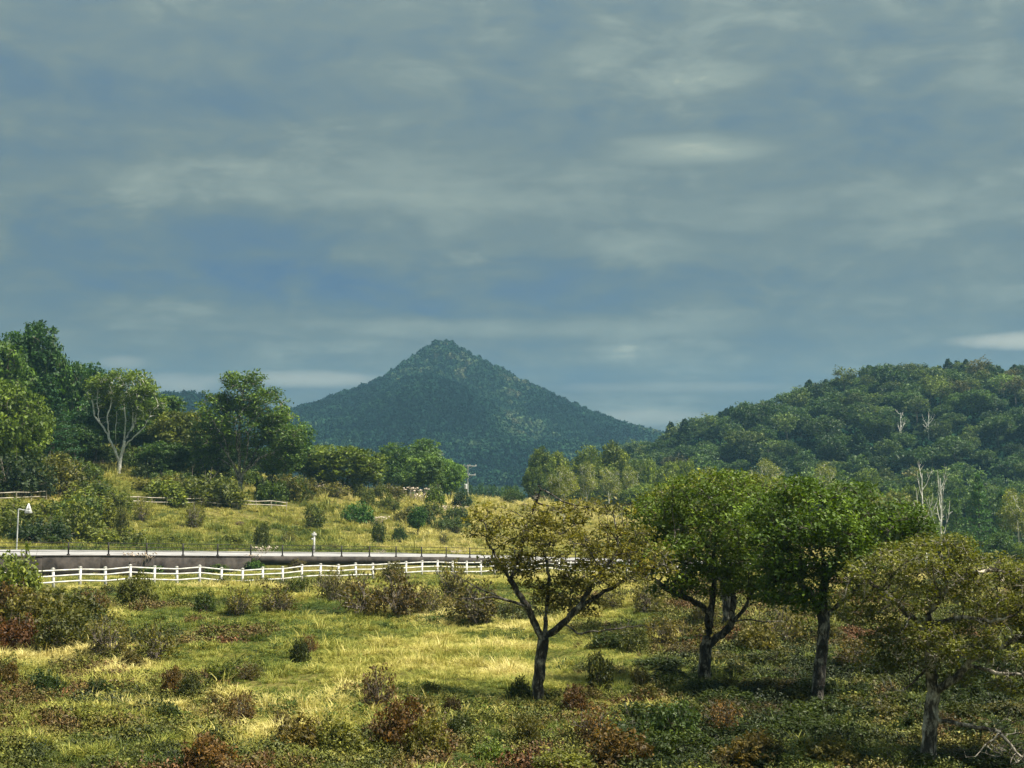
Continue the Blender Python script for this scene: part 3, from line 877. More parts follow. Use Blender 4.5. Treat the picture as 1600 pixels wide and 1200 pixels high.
# 4: the near umbrella-shaped tree with tangled pale branches
hero('spreading_tree', 1452, 1196,
     [[(1450, 1203), (1452, 1165), (1455, 1130), (1461, 1088, 0.05), (1456, 1040, 0), (1458, 998, 0.05), (1455, 962, 0)],
      [(1460, 1085, 0), (1490, 1058, -0.3), (1510, 1033, -0.35), (1535, 1020, -0.2), (1585, 1005, 0), (1640, 985, 0.2)],
      [(1505, 1038, -0.3), (1545, 1048, -0.6), (1590, 1050, -0.8), (1640, 1058, -0.9)],
      [(1456, 1040, 0), (1425, 1062, -0.4), (1400, 1075, -0.6), (1378, 1072, -0.7)],
      [(1458, 998, 0), (1425, 965, -0.1), (1390, 930, 0.1), (1350, 905, 0.2)],
      [(1455, 965, 0), (1480, 930, 0.1), (1520, 905, 0.2), (1565, 895, 0.3)],
      [(1456, 980, 0), (1500, 965, -0.3), (1540, 972, -0.5), (1580, 962, -0.5)],
      [(1455, 1125, 0), (1500, 1128, -0.4), (1548, 1137, -0.6), (1570, 1165, -0.8), (1590, 1190, -0.9)],
      [(1550, 1138, -0.6), (1520, 1155, -0.8), (1505, 1170, -0.85), (1490, 1172, -0.9)]],
     [(1660, 930, 70, 34, 0.2, 60, 1.6), (1650, 990, 56, 26, 0.1, 56, 1.2), (1335, 962, 40, 14, -0.2, 40), (1390, 1000, 50, 16, -0.3, 46, 1.2), (1490, 1010, 60, 18, -0.5, 46, 1.2), (1570, 1020, 56, 18, -0.5, 46, 1.2), (1450, 876, 90, 22, 0.2, 95), (1370, 900, 58, 20, 0.1, 70), (1545, 896, 84, 26, 0.2, 90), (1620, 915, 60, 26, 0.2, 60), (1340, 935, 40, 14, 0.0, 45), (1470, 912, 84, 24, 0.4, 80), (1415, 940, 70, 20, -0.2, 60),
      (1600, 955, 66, 24, 0.2, 70), (1540, 940, 60, 20, -0.3, 56), (1485, 856, 60, 14, 0.4, 60), (1360, 970, 46, 14, 0.1, 46), (1540, 985, 66, 18, -0.2, 56, 1.3), (1430, 985, 56, 16, -0.4, 50, 1.3),
      (1440, 1030, 74, 20, -0.2, 60, 1.0), (1380, 1040, 46, 14, 0.2, 46, 1.0), (1590, 1065, 60, 24, -0.3, 50, 1.1), (1500, 1060, 50, 16, 0.3, 46, 1.0), (1620, 1020, 50, 24, 0.0, 50, 1.3)],
     47, (0.066, 0.070, 0.019), 'umbrella-shaped olive-brown tree with tangled pale branches at the field edge', leaf=0.075, per_tip=13, n_attr=4200, trunk_r=0.165, keep=0.90, spread=0.19, flat=0.75,
     bark='greybranch', dead=[(1570, 1150, 46, 40, -0.8, 40), (1395, 1070, 30, 18, -0.6, 20), (1560, 1045, 40, 16, -0.7, 30)], tip_r=0.0075, step=0.12, kill=0.22)

# ------------------------------------------------------------------ prototypes of the trees further off
def proto_round(seed, h, cr, base=0.22, leaf=0.40, per=15, n_attr=760, bark='bark', tr=0.22, sub=0.5, n=8, rz=None, spread=0.62, step=0.5, flat=0.5, forks=3, keep=1.0, tip_level=1):
    rng = random.Random(seed)
    rz = rz or h * (1 - base) / 2
    cz = h - rz
    zt = h * base
    limbs = [[(0, 0, -0.3), (rng.uniform(-.1, .1), 0, zt * 0.5), (rng.uniform(-.2, .2), rng.uniform(-.2, .2), zt)]]
    for k in range(forks):
        th = 2 * math.pi * (k + rng.uniform(-0.25, 0.25)) / forks
        limbs.append([(limbs[0][-1][0], limbs[0][-1][1], zt), (math.cos(th) * cr * 0.14, math.sin(th) * cr * 0.14, zt + h * 0.16), (math.cos(th) * cr * 0.32, math.sin(th) * cr * 0.32, zt + h * 0.36)])
    return tree_meshes('broadleaf', limbs, lobes(rng, 0, cz, cr, rz, n, sub), seed, n_attr, step, h * 0.4, step * 1.7, tr, 0.022, leaf, per, spread, M[bark], flat=flat,
                       sides=5, tip_level=tip_level, leaf_keep=keep, up=0.1, jitter=0.22, gap_size=2.2)


def proto_pine(seed, h, w, tiers=9, leaf=0.42):
    rng = np.random.default_rng(seed); VV = []; FF = []; off = 0; C = []
    V, F = polyline_tube([(0, 0, -0.4), (0.08, 0, h * 0.4), (0.0, 0.1, h * 0.75), (0, 0, h * 0.97)], [0.26, 0.18, 0.1, 0.02], 6)
    VV.append(V); FF.append(F); off += len(V)
    for t in range(tiers):
        z = h * (0.16 + 0.80 * (t / (tiers - 1)) ** 0.92); r = w * (1 - 0.86 * (t / (tiers - 1)) ** 1.25) * rng.uniform(0.8, 1.15)
        nb = rng.integers(5, 8)
        for b in range(nb):
            th = 2 * math.pi * (b + rng.uniform(-0.3, 0.3)) / nb; rr = r * rng.uniform(0.7, 1.12)
            dx, dy = math.cos(th), math.sin(th)
            pts = [(0, 0, z), (dx * rr * 0.5, dy * rr * 0.5, z + 0.06 * rr), (dx * rr, dy * rr, z + rng.uniform(0.0, 0.22) * rr)]
            V, F = polyline_tube(pts, [0.055, 0.035, 0.012], 4); VV.append(V); FF.append(F + off); off += len(V)
            k = int(34 + 44 * rr / w)
            s = rng.uniform(0.25, 1.05, k); wd = (0.10 + 0.24 * np.sin(np.clip(s, 0, 1) * 3.0)) * rr
            lat = rng.normal(size=k) * 0.6 * wd
            C.append(np.stack([dx * rr * s - dy * lat, dy * rr * s + dx * lat, z + 0.10 * rr * s + rng.normal(size=k) * 0.22 + 0.1], 1))
    wood = mesh_np('pine_wood', np.concatenate(VV), np.concatenate(FF), M['bark'], smooth=True)
    C = np.concatenate(C); V, F = leaf_quads(C, np.full(len(C), leaf), rng, 0.85, 0.4)
    tl = np.clip(rng.normal(0.5, 0.2, len(C)), 0, 1)
    return wood, mesh_np('pine_crown', V, F, M['leaf'], tint=np.repeat(tl, 4))


def proto_bare(seed, h, spread):
    """a bleached dead trunk with forked, rising bare branches"""
    rng = np.random.default_rng(seed); VV = []; FF = []; off = [0]

    def tube(pts, r, sides=6):
        V, F = polyline_tube(pts, r, sides); VV.append(V); FF.append(F + off[0]); off[0] += len(V)
    n = 7; zz = np.linspace(-0.3, h, n); wob = np.cumsum(rng.normal(size=(n, 2)) * 0.10 * h / 10, 0); lean = rng.uniform(-0.10, 0.02) * np.maximum(zz, 0)
    tr = [np.array([wob[i, 0] + lean[i], wob[i, 1], zz[i]]) for i in range(n)]
    tube(tr, np.interp(zz, [0, h], [0.21, 0.05]), 8)
    for b in range(9):
        t = rng.uniform(0.35, 0.97); z = t * h; p = np.array([np.interp(z, zz, [q[k] for q in tr]) for k in range(3)])
        th = (b % 2) * math.pi + rng.normal() * 0.7; L = spread * rng.uniform(0.7, 1.25) * (1.15 - 0.6 * t); rise = rng.uniform(0.9, 1.7)
        d = np.array([math.cos(th), math.sin(th), 0])
        pts = [p, p + d * L * 0.35 + (0, 0, L * 0.35 * rise * 0.7), p + d * L * 0.7 + (0, 0, L * 0.7 * rise), p + d * L * 0.85 + (0, 0, L * rise * 1.1)]
        r0 = 0.10 * (1.1 - 0.6 * t); tube(pts, [r0, r0 * 0.75, r0 * 0.5, r0 * 0.25], 5)
        for k in range(3):
            q = pts[1 + k % 2] * 0.5 + pts[2] * 0.5; dd = d * rng.uniform(-0.3, 0.7) + rng.normal(size=3) * 0.25 + np.array([0, 0, 0.7])
            tube([q, q + dd * L * 0.25, q + dd * L * 0.5 + rng.normal(size=3) * 0.05], [r0 * 0.4, r0 * 0.3, r0 * 0.15], 4)
    return mesh_np('bare_wood', np.concatenate(VV), np.concatenate(FF), M['pale'], smooth=True), None


rp = [proto_round(101, 10, 4.6, 0.08, n=11), proto_round(102, 9, 5.0, 0.03, n=13, sub=0.44), proto_round(103, 11, 4.2, 0.12, n=11), proto_round(104, 8, 4.8, 0.02, n=13, sub=0.42),
      proto_round(105, 10, 4.0, 0.08, n=10, sub=0.5)]
bp_ = [proto_round(111, 11, 3.6, 0.36, bark='pale', tr=0.17, leaf=0.27, per=10, n=7, keep=0.75), proto_round(112, 10, 3.2, 0.30, bark='pale', tr=0.15, leaf=0.27, per=10, n=6, keep=0.7)]
# low-detail versions for the far hill
fp = [proto_round(121, 10, 4.8, 0.2, leaf=0.66, per=9, n_attr=300, step=0.9, spread=0.95, n=8), proto_round(122, 9, 5.0, 0.16, leaf=0.64, per=9, n_attr=300, step=0.9, spread=0.95, n=9, sub=0.44),
      proto_round(123, 10, 4.4, 0.2, leaf=0.64, per=9, n_attr=290, step=0.9, spread=0.9, n=6, sub=0.55), proto_round(124, 11, 4.6, 0.2, leaf=0.66, per=9, n_attr=300, step=0.9, spread=0.95, n=7),
      proto_round(125, 11, 4.2, 0.35, leaf=0.55, per=7, n_attr=260, step=0.9, spread=0.8, n=7, keep=0.7, tr=0.2)]
pine = [proto_pine(131, 12, 4.2, 10), proto_pine(132, 10, 4.0, 8)]
fpine = [proto_pine(133, 11, 4.4, 12, 0.7), proto_pine(134, 9, 4.6, 11, 0.7)]
bare = [proto_bare(141, 10, 2.6), proto_bare(142, 9, 2.2)]

# the two individual trees of the left meadow edge
s_ = 200 / FPX
pale_fork = tree_meshes('pale_fork',
    [[(0, 0, -0.4), (0.1, 0, 1.2), (0.45, 0.1, 2.6)],
     [(0.1, 0, 1.0), (-0.4, -0.2, 3.0), (-1.7, -0.4, 5.6), (-3.2, -0.4, 7.6), (-3.6, -0.2, 9.6)],
     [(-1.2, -0.4, 4.8), (-1.4, -0.6, 7.4), (-0.9, -0.5, 9.6)],
     [(0.45, 0.1, 2.6), (0.8, 0, 4.4), (1.9, -0.1, 6.2), (2.6, 0, 8.4), (3.3, 0, 10.4)],
     [(0.8, 0, 4.4), (0.9, -0.3, 7.0), (0.6, -0.2, 9.6)], [(-1.7, -0.4, 5.6), (-2.6, -0.7, 7.2), (-2.7, -0.8, 9.2)], [(-0.4, -0.2, 3.0), (-0.3, -0.6, 5.6), (-0.1, -0.8, 8.2)],
     [(1.9, -0.1, 6.2), (2.0, -0.5, 8.0), (1.7, -0.6, 9.8)], [(0.6, 0, 3.4), (2.2, -0.4, 4.8), (3.6, -0.5, 6.2), (4.4, -0.4, 8.0)]],
    [((0.6, 0.3, 11.2), (4.6, 4.0, 2.3), 1), ((3.6, 0.4, 9.2), (2.6, 3.0, 2.4), 1), ((-2.6, 0.6, 10.6), (2.4, 3.0, 2.2), 0.8), ((0.4, 2.2, 8.4), (3.6, 2.0, 2.4), 0.7)],
    203, 900, 0.5, 4.5, 0.85, 0.25, 0.035, 0.36, 18, 0.80, M['pale'], sides=6, tip_level=1, up=0.12, jitter=0.22, gap_size=1.7, leaf_keep=0.66)
wide_tree = tree_meshes('wide_tree',
    [[(0, 0, -0.4), (-0.15, 0, 1.2), (-0.05, 0, 2.2)],
     [(-0.1, 0, 1.6), (-0.9, -0.2, 4.0), (-2.3, -0.3, 6.2), (-3.6, -0.3, 8.4)],
     [(-0.05, 0, 2.2), (-0.2, -0.3, 5.0), (-0.3, -0.3, 8.4), (-0.1, -0.2, 11.0)],
     [(-0.05, 0, 2.2), (0.9, 0.1, 3.8), (2.0, 0.0, 6.0), (3.2, 0.0, 8.6)],
     [(0.3, 0, 2.8), (2.4, -0.2, 4.8), (5.0, -0.2, 6.0)], [(-0.5, -0.1, 3.2), (-2.2, 0.3, 4.4), (-4.2, 0.4, 5.6)],
     [(-0.1, 0, 2.4), (-1.2, -1.4, 5.0), (-2.0, -2.4, 8.0)], [(0.0, 0, 2.4), (1.0, -1.5, 5.2), (1.4, -2.6, 8.4)], [(0.0, 0, 2.6), (-0.1, -1.8, 5.5), (-0.3, -2.8, 9.0)]],
    [((0.2, 0, 13.0), (2.6, 3.0, 2.6), 1), ((-3.2, 0, 10.8), (2.6, 3.0, 2.8), 1), ((3.4, 0, 11.2), (2.8, 3.2, 2.8), 1), ((5.4, 0, 7.8), (2.6, 3.4, 3.0), 1),
     ((-4.4, 0, 7.0), (2.2, 3.0, 2.6), 1), ((0.5, 0.5, 9.0), (4.6, 4.2, 3.0), 0.7), ((5.6, 0.5, 4.6), (2.2, 2.8, 1.9), 1), ((-4.6, 0.5, 4.2), (2.0, 2.6, 1.8), 1), ((2.6, 1.5, 5.6), (3.0, 2.4, 2.2), 0.8), ((-2.0, 1.5, 6.4), (3.0, 2.4, 2.6), 0.8), ((6.8, 0.2, 6.2), (1.4, 2.0, 2.0), 1), ((1.6, -0.2, 15.0), (1.4, 1.6, 1.2), 1), ((-1.2, -0.2, 14.9), (1.4, 1.6, 1.1), 1)],
    207, 1500, 0.5, 4.5, 0.85, 0.32, 0.035, 0.36, 16, 0.80, M['greybranch'], sides=6, tip_level=1, up=0.12, jitter=0.22, leaf_keep=0.94, gap_size=2.0)

# colours of foliage
DK = (0.030, 0.055, 0.022); BG = (0.032, 0.062, 0.032); MD = (0.060, 0.090, 0.022); OL = (0.105, 0.105, 0.026); YG = (0.120, 0.135, 0.030)
PG = (0.105, 0.130, 0.055); RU = (0.088, 0.054, 0.024); BR = (0.105, 0.072, 0.034); OB = (0.100, 0.085, 0.030); LG = (0.085, 0.12, 0.032)
trr = random.Random(77)


def tree_at(px, dist, top_py, width_px, proto, proto_h, proto_r, color, label, name='broadleaf_tree', cat='tree', group=None, base_py=None, fn=H):
    """a tree in the direction of a column, at a distance; its height follows from where its top stands in the photograph"""
    x, y = at_px(px, dist)
    z = zg(x, y, fn)
    ztop = 6.2 + (HORIZON - top_py) * dist / FPX
    h = max(ztop - z, 1.0); w = width_px * dist / FPX / 2
    return plant(name, proto, (x, y, z - 0.1), trr.uniform(0, 6.28), (w / proto_r, w / proto_r, h / proto_h), color, label, cat, group)


x, y = at_px(187, 207); e = plant('pale_forked_tree', pale_fork, (x, y, zg(x, y) - 0.1), 0, (1.0, 1.0, (6.2 + (750 - 577) * 207 / FPX - zg(x, y)) / 13.6), (0.056, 0.082, 0.022), 'tree with a pale forked trunk standing among dark bushes', 'tree')
x, y = at_px(378, 203); e = plant('broad_crowned_tree', wide_tree, (x, y, zg(x, y) - 0.1), 0, (1.04, 1.04, (6.2 + (750 - 578) * 203 / FPX - zg(x, y)) / 16.3), (0.052, 0.084, 0.022), 'tall broad-crowned tree with fanning limbs behind the log fence', 'tree')

# left wood
LW = [
    (20, 176, 582, 120, rp[0], 10, 4.6, (0.105, 0.118, 0.026), 'yellow-green leafy tree cut by the left picture edge'),
    (-25, 215, 500, 150, rp[1], 9, 5.0, (0.060, 0.085, 0.022), 'tallest tree of the wood, at the top left corner of it'),
    (45, 225, 507, 110, rp[2], 11, 4.2, DK, 'dark tree with a lobed top behind the yellow-green tree'),
    (92, 228, 538, 100, rp[3], 8, 4.8, (0.040, 0.068, 0.024), 'dark green tree stepping down from the top of the wood'),
    (128, 232, 568, 90, rp[4], 10, 4.0, BG, 'blue-green tree just before the pale forked trunk'),
    (85, 196, 610, 95, pine[0], 12, 4.2, (0.022, 0.046, 0.030), 'dark blue-green conifer inside the wood', 'conifer_tree'),
    (150, 214, 600, 100, rp[0], 10, 4.6, BG, 'shaded tree right behind the pale forked trunk'),
    (232, 226, 608, 110, rp[2], 11, 4.2, (0.046, 0.066, 0.022), 'green tree to the right of the pale forked trunk'),
    (283, 222, 636, 110, rp[3], 8, 4.8, (0.085, 0.080, 0.024), 'olive tree filling the gap before the broad-crowned tree'),
    (318, 230, 640, 90, rp[1], 9, 5.0, (0.050, 0.075, 0.024), 'green tree half hidden by the broad-crowned tree'),
    (455, 225, 660, 85, rp[4], 10, 4.0, (0.045, 0.070, 0.024), 'green tree at the right flank of the broad-crowned tree'),
    (10, 192, 640, 100, rp[3], 8, 4.8, (0.040, 0.060, 0.020), 'dark low-branched tree below the yellow-green tree'),
    (120, 205, 650, 80, rp[1], 9, 5.0, (0.040, 0.060, 0.022), 'dark bushy tree left of the pale forked trunk'),
    (70, 208, 640, 90, rp[3], 8, 4.8, (0.036, 0.056, 0.022), 'dark bushy tree between the conifer and the yellow-green tree'),
    (215, 235, 640, 80, rp[1], 9, 5.0, (0.032, 0.052, 0.026), 'shaded bushy tree behind the pale forked trunk'),
    (170, 240, 650, 80, rp[3], 8, 4.8, (0.034, 0.054, 0.024), 'shaded low tree deep in the wood behind the forked trunk'),
    (425, 240, 690, 70, rp[1], 9, 5.0, (0.036, 0.056, 0.024), 'dark bushy tree behind the right side of the broad crown'),
    (375, 232, 690, 70, rp[3], 8, 4.8, (0.034, 0.052, 0.024), 'dark bushy tree right behind the broad-crowned trunk'),
    (575, 250, 705, 60, rp[1], 9, 5.0, (0.050, 0.066, 0.024), 'green bushy tree right behind the rounded olive tree'),
    (765, 420, 742, 50, rp[1], 9, 5.0, (0.034, 0.056, 0.028), 'dark far bush tree right of the utility pole'),
    (798, 400, 752, 44, rp[3], 8, 4.8, (0.040, 0.062, 0.028), 'far green bush tree before the grove'),
    (735, 430, 748, 40, rp[3], 8, 4.8, (0.036, 0.058, 0.028), 'far low bush tree behind the utility pole'),
    (260, 205, 680, 90, rp[1], 9, 5.0, (0.038, 0.056, 0.020), 'dark round tree low between the two big trees'),
    (335, 212, 690, 70, rp[0], 10, 4.6, (0.034, 0.052, 0.022), 'shaded small tree under the broad crown'),
    (540, 226, 684, 128, rp[1], 9, 5.0, (0.086, 0.092, 0.022), 'rounded olive-green tree standing on the meadow crest'),
    (488, 236, 690, 66, rp[3], 8, 4.8, (0.075, 0.085, 0.024), 'small tree tucked between the broad-crowned and rounded trees'),
    (612, 262, 692, 60, rp[4], 10, 4.0, (0.050, 0.072, 0.030), 'grey-green tree behind the rounded olive tree'),
    (652, 276, 680, 78, rp[0], 10, 4.6, (0.072, 0.098, 0.032), 'taller green tree behind the silvery green one'),
    (664, 240, 707, 66, rp[2], 11, 4.2, (0.088, 0.112, 0.056), 'silvery green tree left of the utility pole'),
    (702, 248, 712, 58, rp[3], 8, 4.8, (0.088, 0.120, 0.050), 'pale green tree nearest to the utility pole'),
    (640, 250, 730, 50, rp[1], 9, 5.0, (0.034, 0.056, 0.026), 'dark small tree between the rounded and silvery trees'),
]
for r in LW: tree_at(*r[:9], name=r[9] if len(r) > 9 else 'broadleaf_tree', group='trees of the left wood')

# grove in the middle distance, behind the lone oak
GR = [
    (848, 330, 702, 52, rp[2], (0.060, 0.078, 0.026), 'first olive tree of the grove beyond the meadow'),
    (885, 338, 700, 60, rp[0], (0.072, 0.088, 0.028), 'second tree of the grove, olive topped'),
    (925, 342, 698, 62, rp[4], (0.062, 0.080, 0.026), 'third tree of the grove, with a high crown'),
    (962, 346, 694, 60, rp[2], (0.066, 0.080, 0.028), 'fourth tree of the grove, brownish green'),
    (1000, 350, 700, 58, rp[1], (0.066, 0.086, 0.028), 'fifth tree of the grove, behind the oaks'),
    (835, 300, 724, 40, rp[3], (0.045, 0.062, 0.024), 'low dark tree at the left foot of the grove'),
    (1032, 330, 716, 58, rp[0], (0.085, 0.105, 0.032), 'lighter green tree right of the grove'),
    (1068, 335, 712, 54, rp[3], (0.075, 0.096, 0.030), 'green tree before the foot of the wooded hill'),
]
for (px, d, tp, w, p, c, lb) in GR:
    k = [id(q) for q in rp].index(id(p)); hh, rr_ = [(10, 4.6), (9, 5.0), (11, 4.2), (8, 4.8), (10, 4.0)][k]
    tree_at(px, d, tp, w, p, hh, rr_, (c[0] * 1.25, c[1] * 1.25, c[2]), lb, group='grove beyond the meadow')
for (px, d, tp, w, k, lb) in ((880, 232, 722, 46, 0, 'slender birch with a straight pale stem rising behind the lone oak'), (916, 318, 722, 40, 1, 'pale-stemmed birch at the edge of the grove'),
                              (952, 322, 726, 40, 0, 'birch with a pale forked stem in front of the grove'), (985, 326, 732, 36, 1, 'small birch closing the row before the grove'),
                              (1196, 300, 712, 56, 0, 'pale leafy birch standing above the green oaks'), (1105, 320, 730, 40, 1, 'thin birch above the top of the forked oak'),
                              (1292, 300, 724, 62, 1, 'grey-green birch behind the straight-trunked oak'), (1588, 235, 758, 60, 0, 'birch with pale upright stems at the right picture edge')):
    tree_at(px, d, tp, w, bp_[k], [11, 10][k], [3.6, 3.2][k], (0.125, 0.135, 0.042), lb, name='birch_tree', group='birches of the middle distance')
for (px, d, tp, w, p, hh, rr_, c, lb, nm) in (
    (1400, 255, 750, 92, rp[1], 9, 5.0, (0.082, 0.085, 0.026), 'olive tree behind the white dead trunks', 'broadleaf_tree'),
    (1525, 235, 742, 74, pine[0], 12, 4.2, (0.030, 0.066, 0.036), 'dark tiered pine to the right of the white dead trunks', 'pine_tree'),
    (1490, 250, 768, 50, pine[1], 10, 4.0, (0.036, 0.066, 0.032), 'smaller pine beside the dead trunks', 'pine_tree'),
    (1562, 240, 768, 52, pine[1], 10, 4.0, (0.036, 0.070, 0.036), 'smaller pine towards the right picture edge', 'pine_tree'),
    (1500, 205, 826, 56, rp[3], 8, 4.8, (0.044, 0.068, 0.022), 'rounded green bush tree below the pines', 'broadleaf_tree'),
    (1550, 215, 828, 60, rp[0], 10, 4.6, (0.040, 0.066, 0.024), 'dark green bush tree above the far road', 'broadleaf_tree'),
    (1600, 212, 838, 46, rp[1], 9, 5.0, (0.066, 0.090, 0.028), 'light green bush tree at the right edge above the road', 'broadleaf_tree'),
    (1350, 270, 762, 60, rp[4], 10, 4.0, (0.060, 0.084, 0.026), 'green tree showing over the straight-trunked oak', 'broadleaf_tree'),
    (1245, 300, 742, 56, rp[0], 10, 4.6, (0.058, 0.084, 0.026), 'green tree between the two birches above the oaks', 'broadleaf_tree'),
    (1150, 310, 738, 60, rp[2], 11, 4.2, (0.050, 0.076, 0.028), 'green tree left of the pale leafy birch', 'broadleaf_tree')):
    tree_at(px, d, tp, w, p, hh, rr_, (c[0] * 1.2, c[1] * 1.2, c[2]), lb, name=nm, group='trees above the oaks')
for (px, d, tp, sc, k, lb) in ((1446, 232, 738, 1.0, 0, 'taller white dead tree trunk, forked and leafless'), (1466, 235, 746, 0.9, 1, 'shorter white dead tree trunk with bare branches')):
    x, y = at_px(px, d); z = zg(x, y); h = 6.2 + (HORIZON - tp) * d / FPX - z
    plant('dead_tree', (bare[k], None), (x, y, z - 0.1), 0.6 * k, (sc, sc, h / [10, 9][k]), DK, lb, 'dead tree', 'white dead trunks') if not isinstance(bare[k], tuple) else \
        plant('dead_tree', bare[k], (x, y, z - 0.1), 0.6 * k, (sc, sc, h / [10, 9][k]), DK, lb, 'dead tree', 'white dead trunks')

lw = random.Random(41)
NTH = ('darkest', 'paler', 'wider', 'taller', 'lower', 'rounder')
for i in range(26):
    px = 1010 + (i % 13) * 48 + lw.uniform(-14, 14); d = (312 if i < 13 else 350) + lw.uniform(-16, 16)
    tp = (758 if i < 13 else 742) + lw.uniform(-10, 12) + max(0, px - 1430) * 0.12
    k = lw.randrange(5); hh, rr_ = [(10, 4.6), (9, 5.0), (11, 4.2), (8, 4.8), (10, 4.0)][k]
    c = lw.choice(((0.034, 0.056, 0.024), (0.046, 0.070, 0.026), (0.060, 0.078, 0.028), (0.040, 0.062, 0.030)))
    where = 'above the forked oak' if px < 1190 else 'above the straight-trunked oak' if px < 1400 else 'behind the white dead trunks' if px < 1500 else 'beside the pines'
    tree_at(px, d, tp, lw.uniform(62, 84), rp[k], hh, rr_, (c[0] * 1.15, c[1] * 1.2, c[2]), {0.034: 'dark', 0.046: 'green', 0.060: 'olive-green', 0.040: 'blue-green'}[c[0]] + ' tree at the foot of the hill, ' + ('near row, ' if i < 13 else 'rear row, ') + where, group='lower wood at the foot of the hill')
# ------------------------------------------------------------------ trees of the wooded hill, one by one
hr = np.random.default_rng(5)


def hill_zone(X, Y):
    px = 800 + X / Y * FPX
    if px < 1080: return ('lower' if Y < 430 else 'middle' if Y < 500 else 'upper') + ' left shoulder of the wooded hill, ' + ('beyond the grove' if px < 1010 else 'near the saddle')
    side = 'above the forked oak' if px < 1230 else 'above the straight-trunked oak' if px < 1390 else 'above the white dead trunks' if px < 1490 else 'above the pines' if px < 1560 else 'at the right edge'
    row = 'foot' if Y < 400 else 'lower slope' if Y < 440 else 'middle' if Y < 480 else 'upper slope' if Y < 525 else 'top'
    return row + ' of the wooded hill ' + side


KINDS = [('dark green leafy tree, ', 'broadleaf_tree', (0, 1, 2, 3), (0.030, 0.052, 0.024)),
         ('mid green leafy tree, ', 'broadleaf_tree', (0, 1, 2, 3), (0.046, 0.072, 0.028)),
         ('pale green leafy tree, ', 'broadleaf_tree', (2, 3, 4), (0.072, 0.098, 0.044)),
         ('olive leafy tree, ', 'broadleaf_tree', (0, 3, 4), (0.060, 0.074, 0.026)),
         ('reddish brown leafy tree, ', 'broadleaf_tree', (2, 4), (0.066, 0.058, 0.030))]
cells = []
yy = 366.0
while yy < 585:
    xx = 14.0
    while xx < 225:
        X_ = xx + hr.uniform(-2.6, 2.6); Y_ = yy + hr.uniform(-3.5, 3.5)
        if X_ < 0.352 * Y_ + 4 and X_ > 24 + (Y_ - 390) * 0.06: cells.append((X_, Y_))
        xx += 8.3
    yy += 10.5
n_hill = 0
for (X_, Y_) in cells:
    z = max(zg(X_, Y_, HILLH), zg(X_, Y_, H))
    q = hr.random(); crest = Y_ > 530
    sc = hr.uniform(0.62, 1.12)
    if (crest and q < 0.42) or q < 0.06:
        k = int(hr.integers(0, 2))
        plant('pine_tree', fpine[k], (X_, Y_, z - 0.4), hr.uniform(0, 6.28), (sc, sc, sc * hr.uniform(0.75, 1.0)), tuple(np.array((0.020, 0.042, 0.024)) * hr.uniform(0.7, 1.2)),
              ('small ' if sc < 0.78 else 'large ' if sc > 0.97 else '') + 'flat-topped dark pine, ' + hill_zone(X_, Y_), 'tree', 'pines of the wooded hill')
    else:
        q = hr.random(); kd = KINDS[0] if q < 0.34 else KINDS[1] if q < 0.66 else KINDS[2] if q < 0.82 else KINDS[3] if q < 0.975 else KINDS[4]
        k = int(hr.choice(kd[2])); hs = hr.uniform(0.8, 1.08)
        plant(kd[1], fp[k], (X_, Y_, z - 0.4), hr.uniform(0, 6.28), (sc, sc * hr.uniform(0.9, 1.1), sc * hs), tuple(np.array(kd[3]) * hr.uniform(0.55, 1.15) * (0.92, 1.0, 1.05)), ('small ' if sc < 0.78 else 'large ' if sc > 0.97 else '') + kd[0] + hill_zone(X_, Y_), 'tree', kd[0].replace(' tree, ', ' trees') + ' of the wooded hill')
    n_hill += 1
print('hill trees', n_hill)
for (px, py, k, lb) in ((1400, 680, 0, 'bare white trunk showing between the trees of the wooded hill'), (1440, 678, 1, 'second bare white trunk on the wooded hill, leaning')):
    x, y = ground_px(px, py + 8, HILLH, 380, 600)
    plant('dead_tree', bare[k], (x, y - 7, zg(x, y - 7, HILLH)), 1.0 + k, (1.1, 1.1, 1.0), DK, lb, 'dead tree', 'bare trunks on the wooded hill')

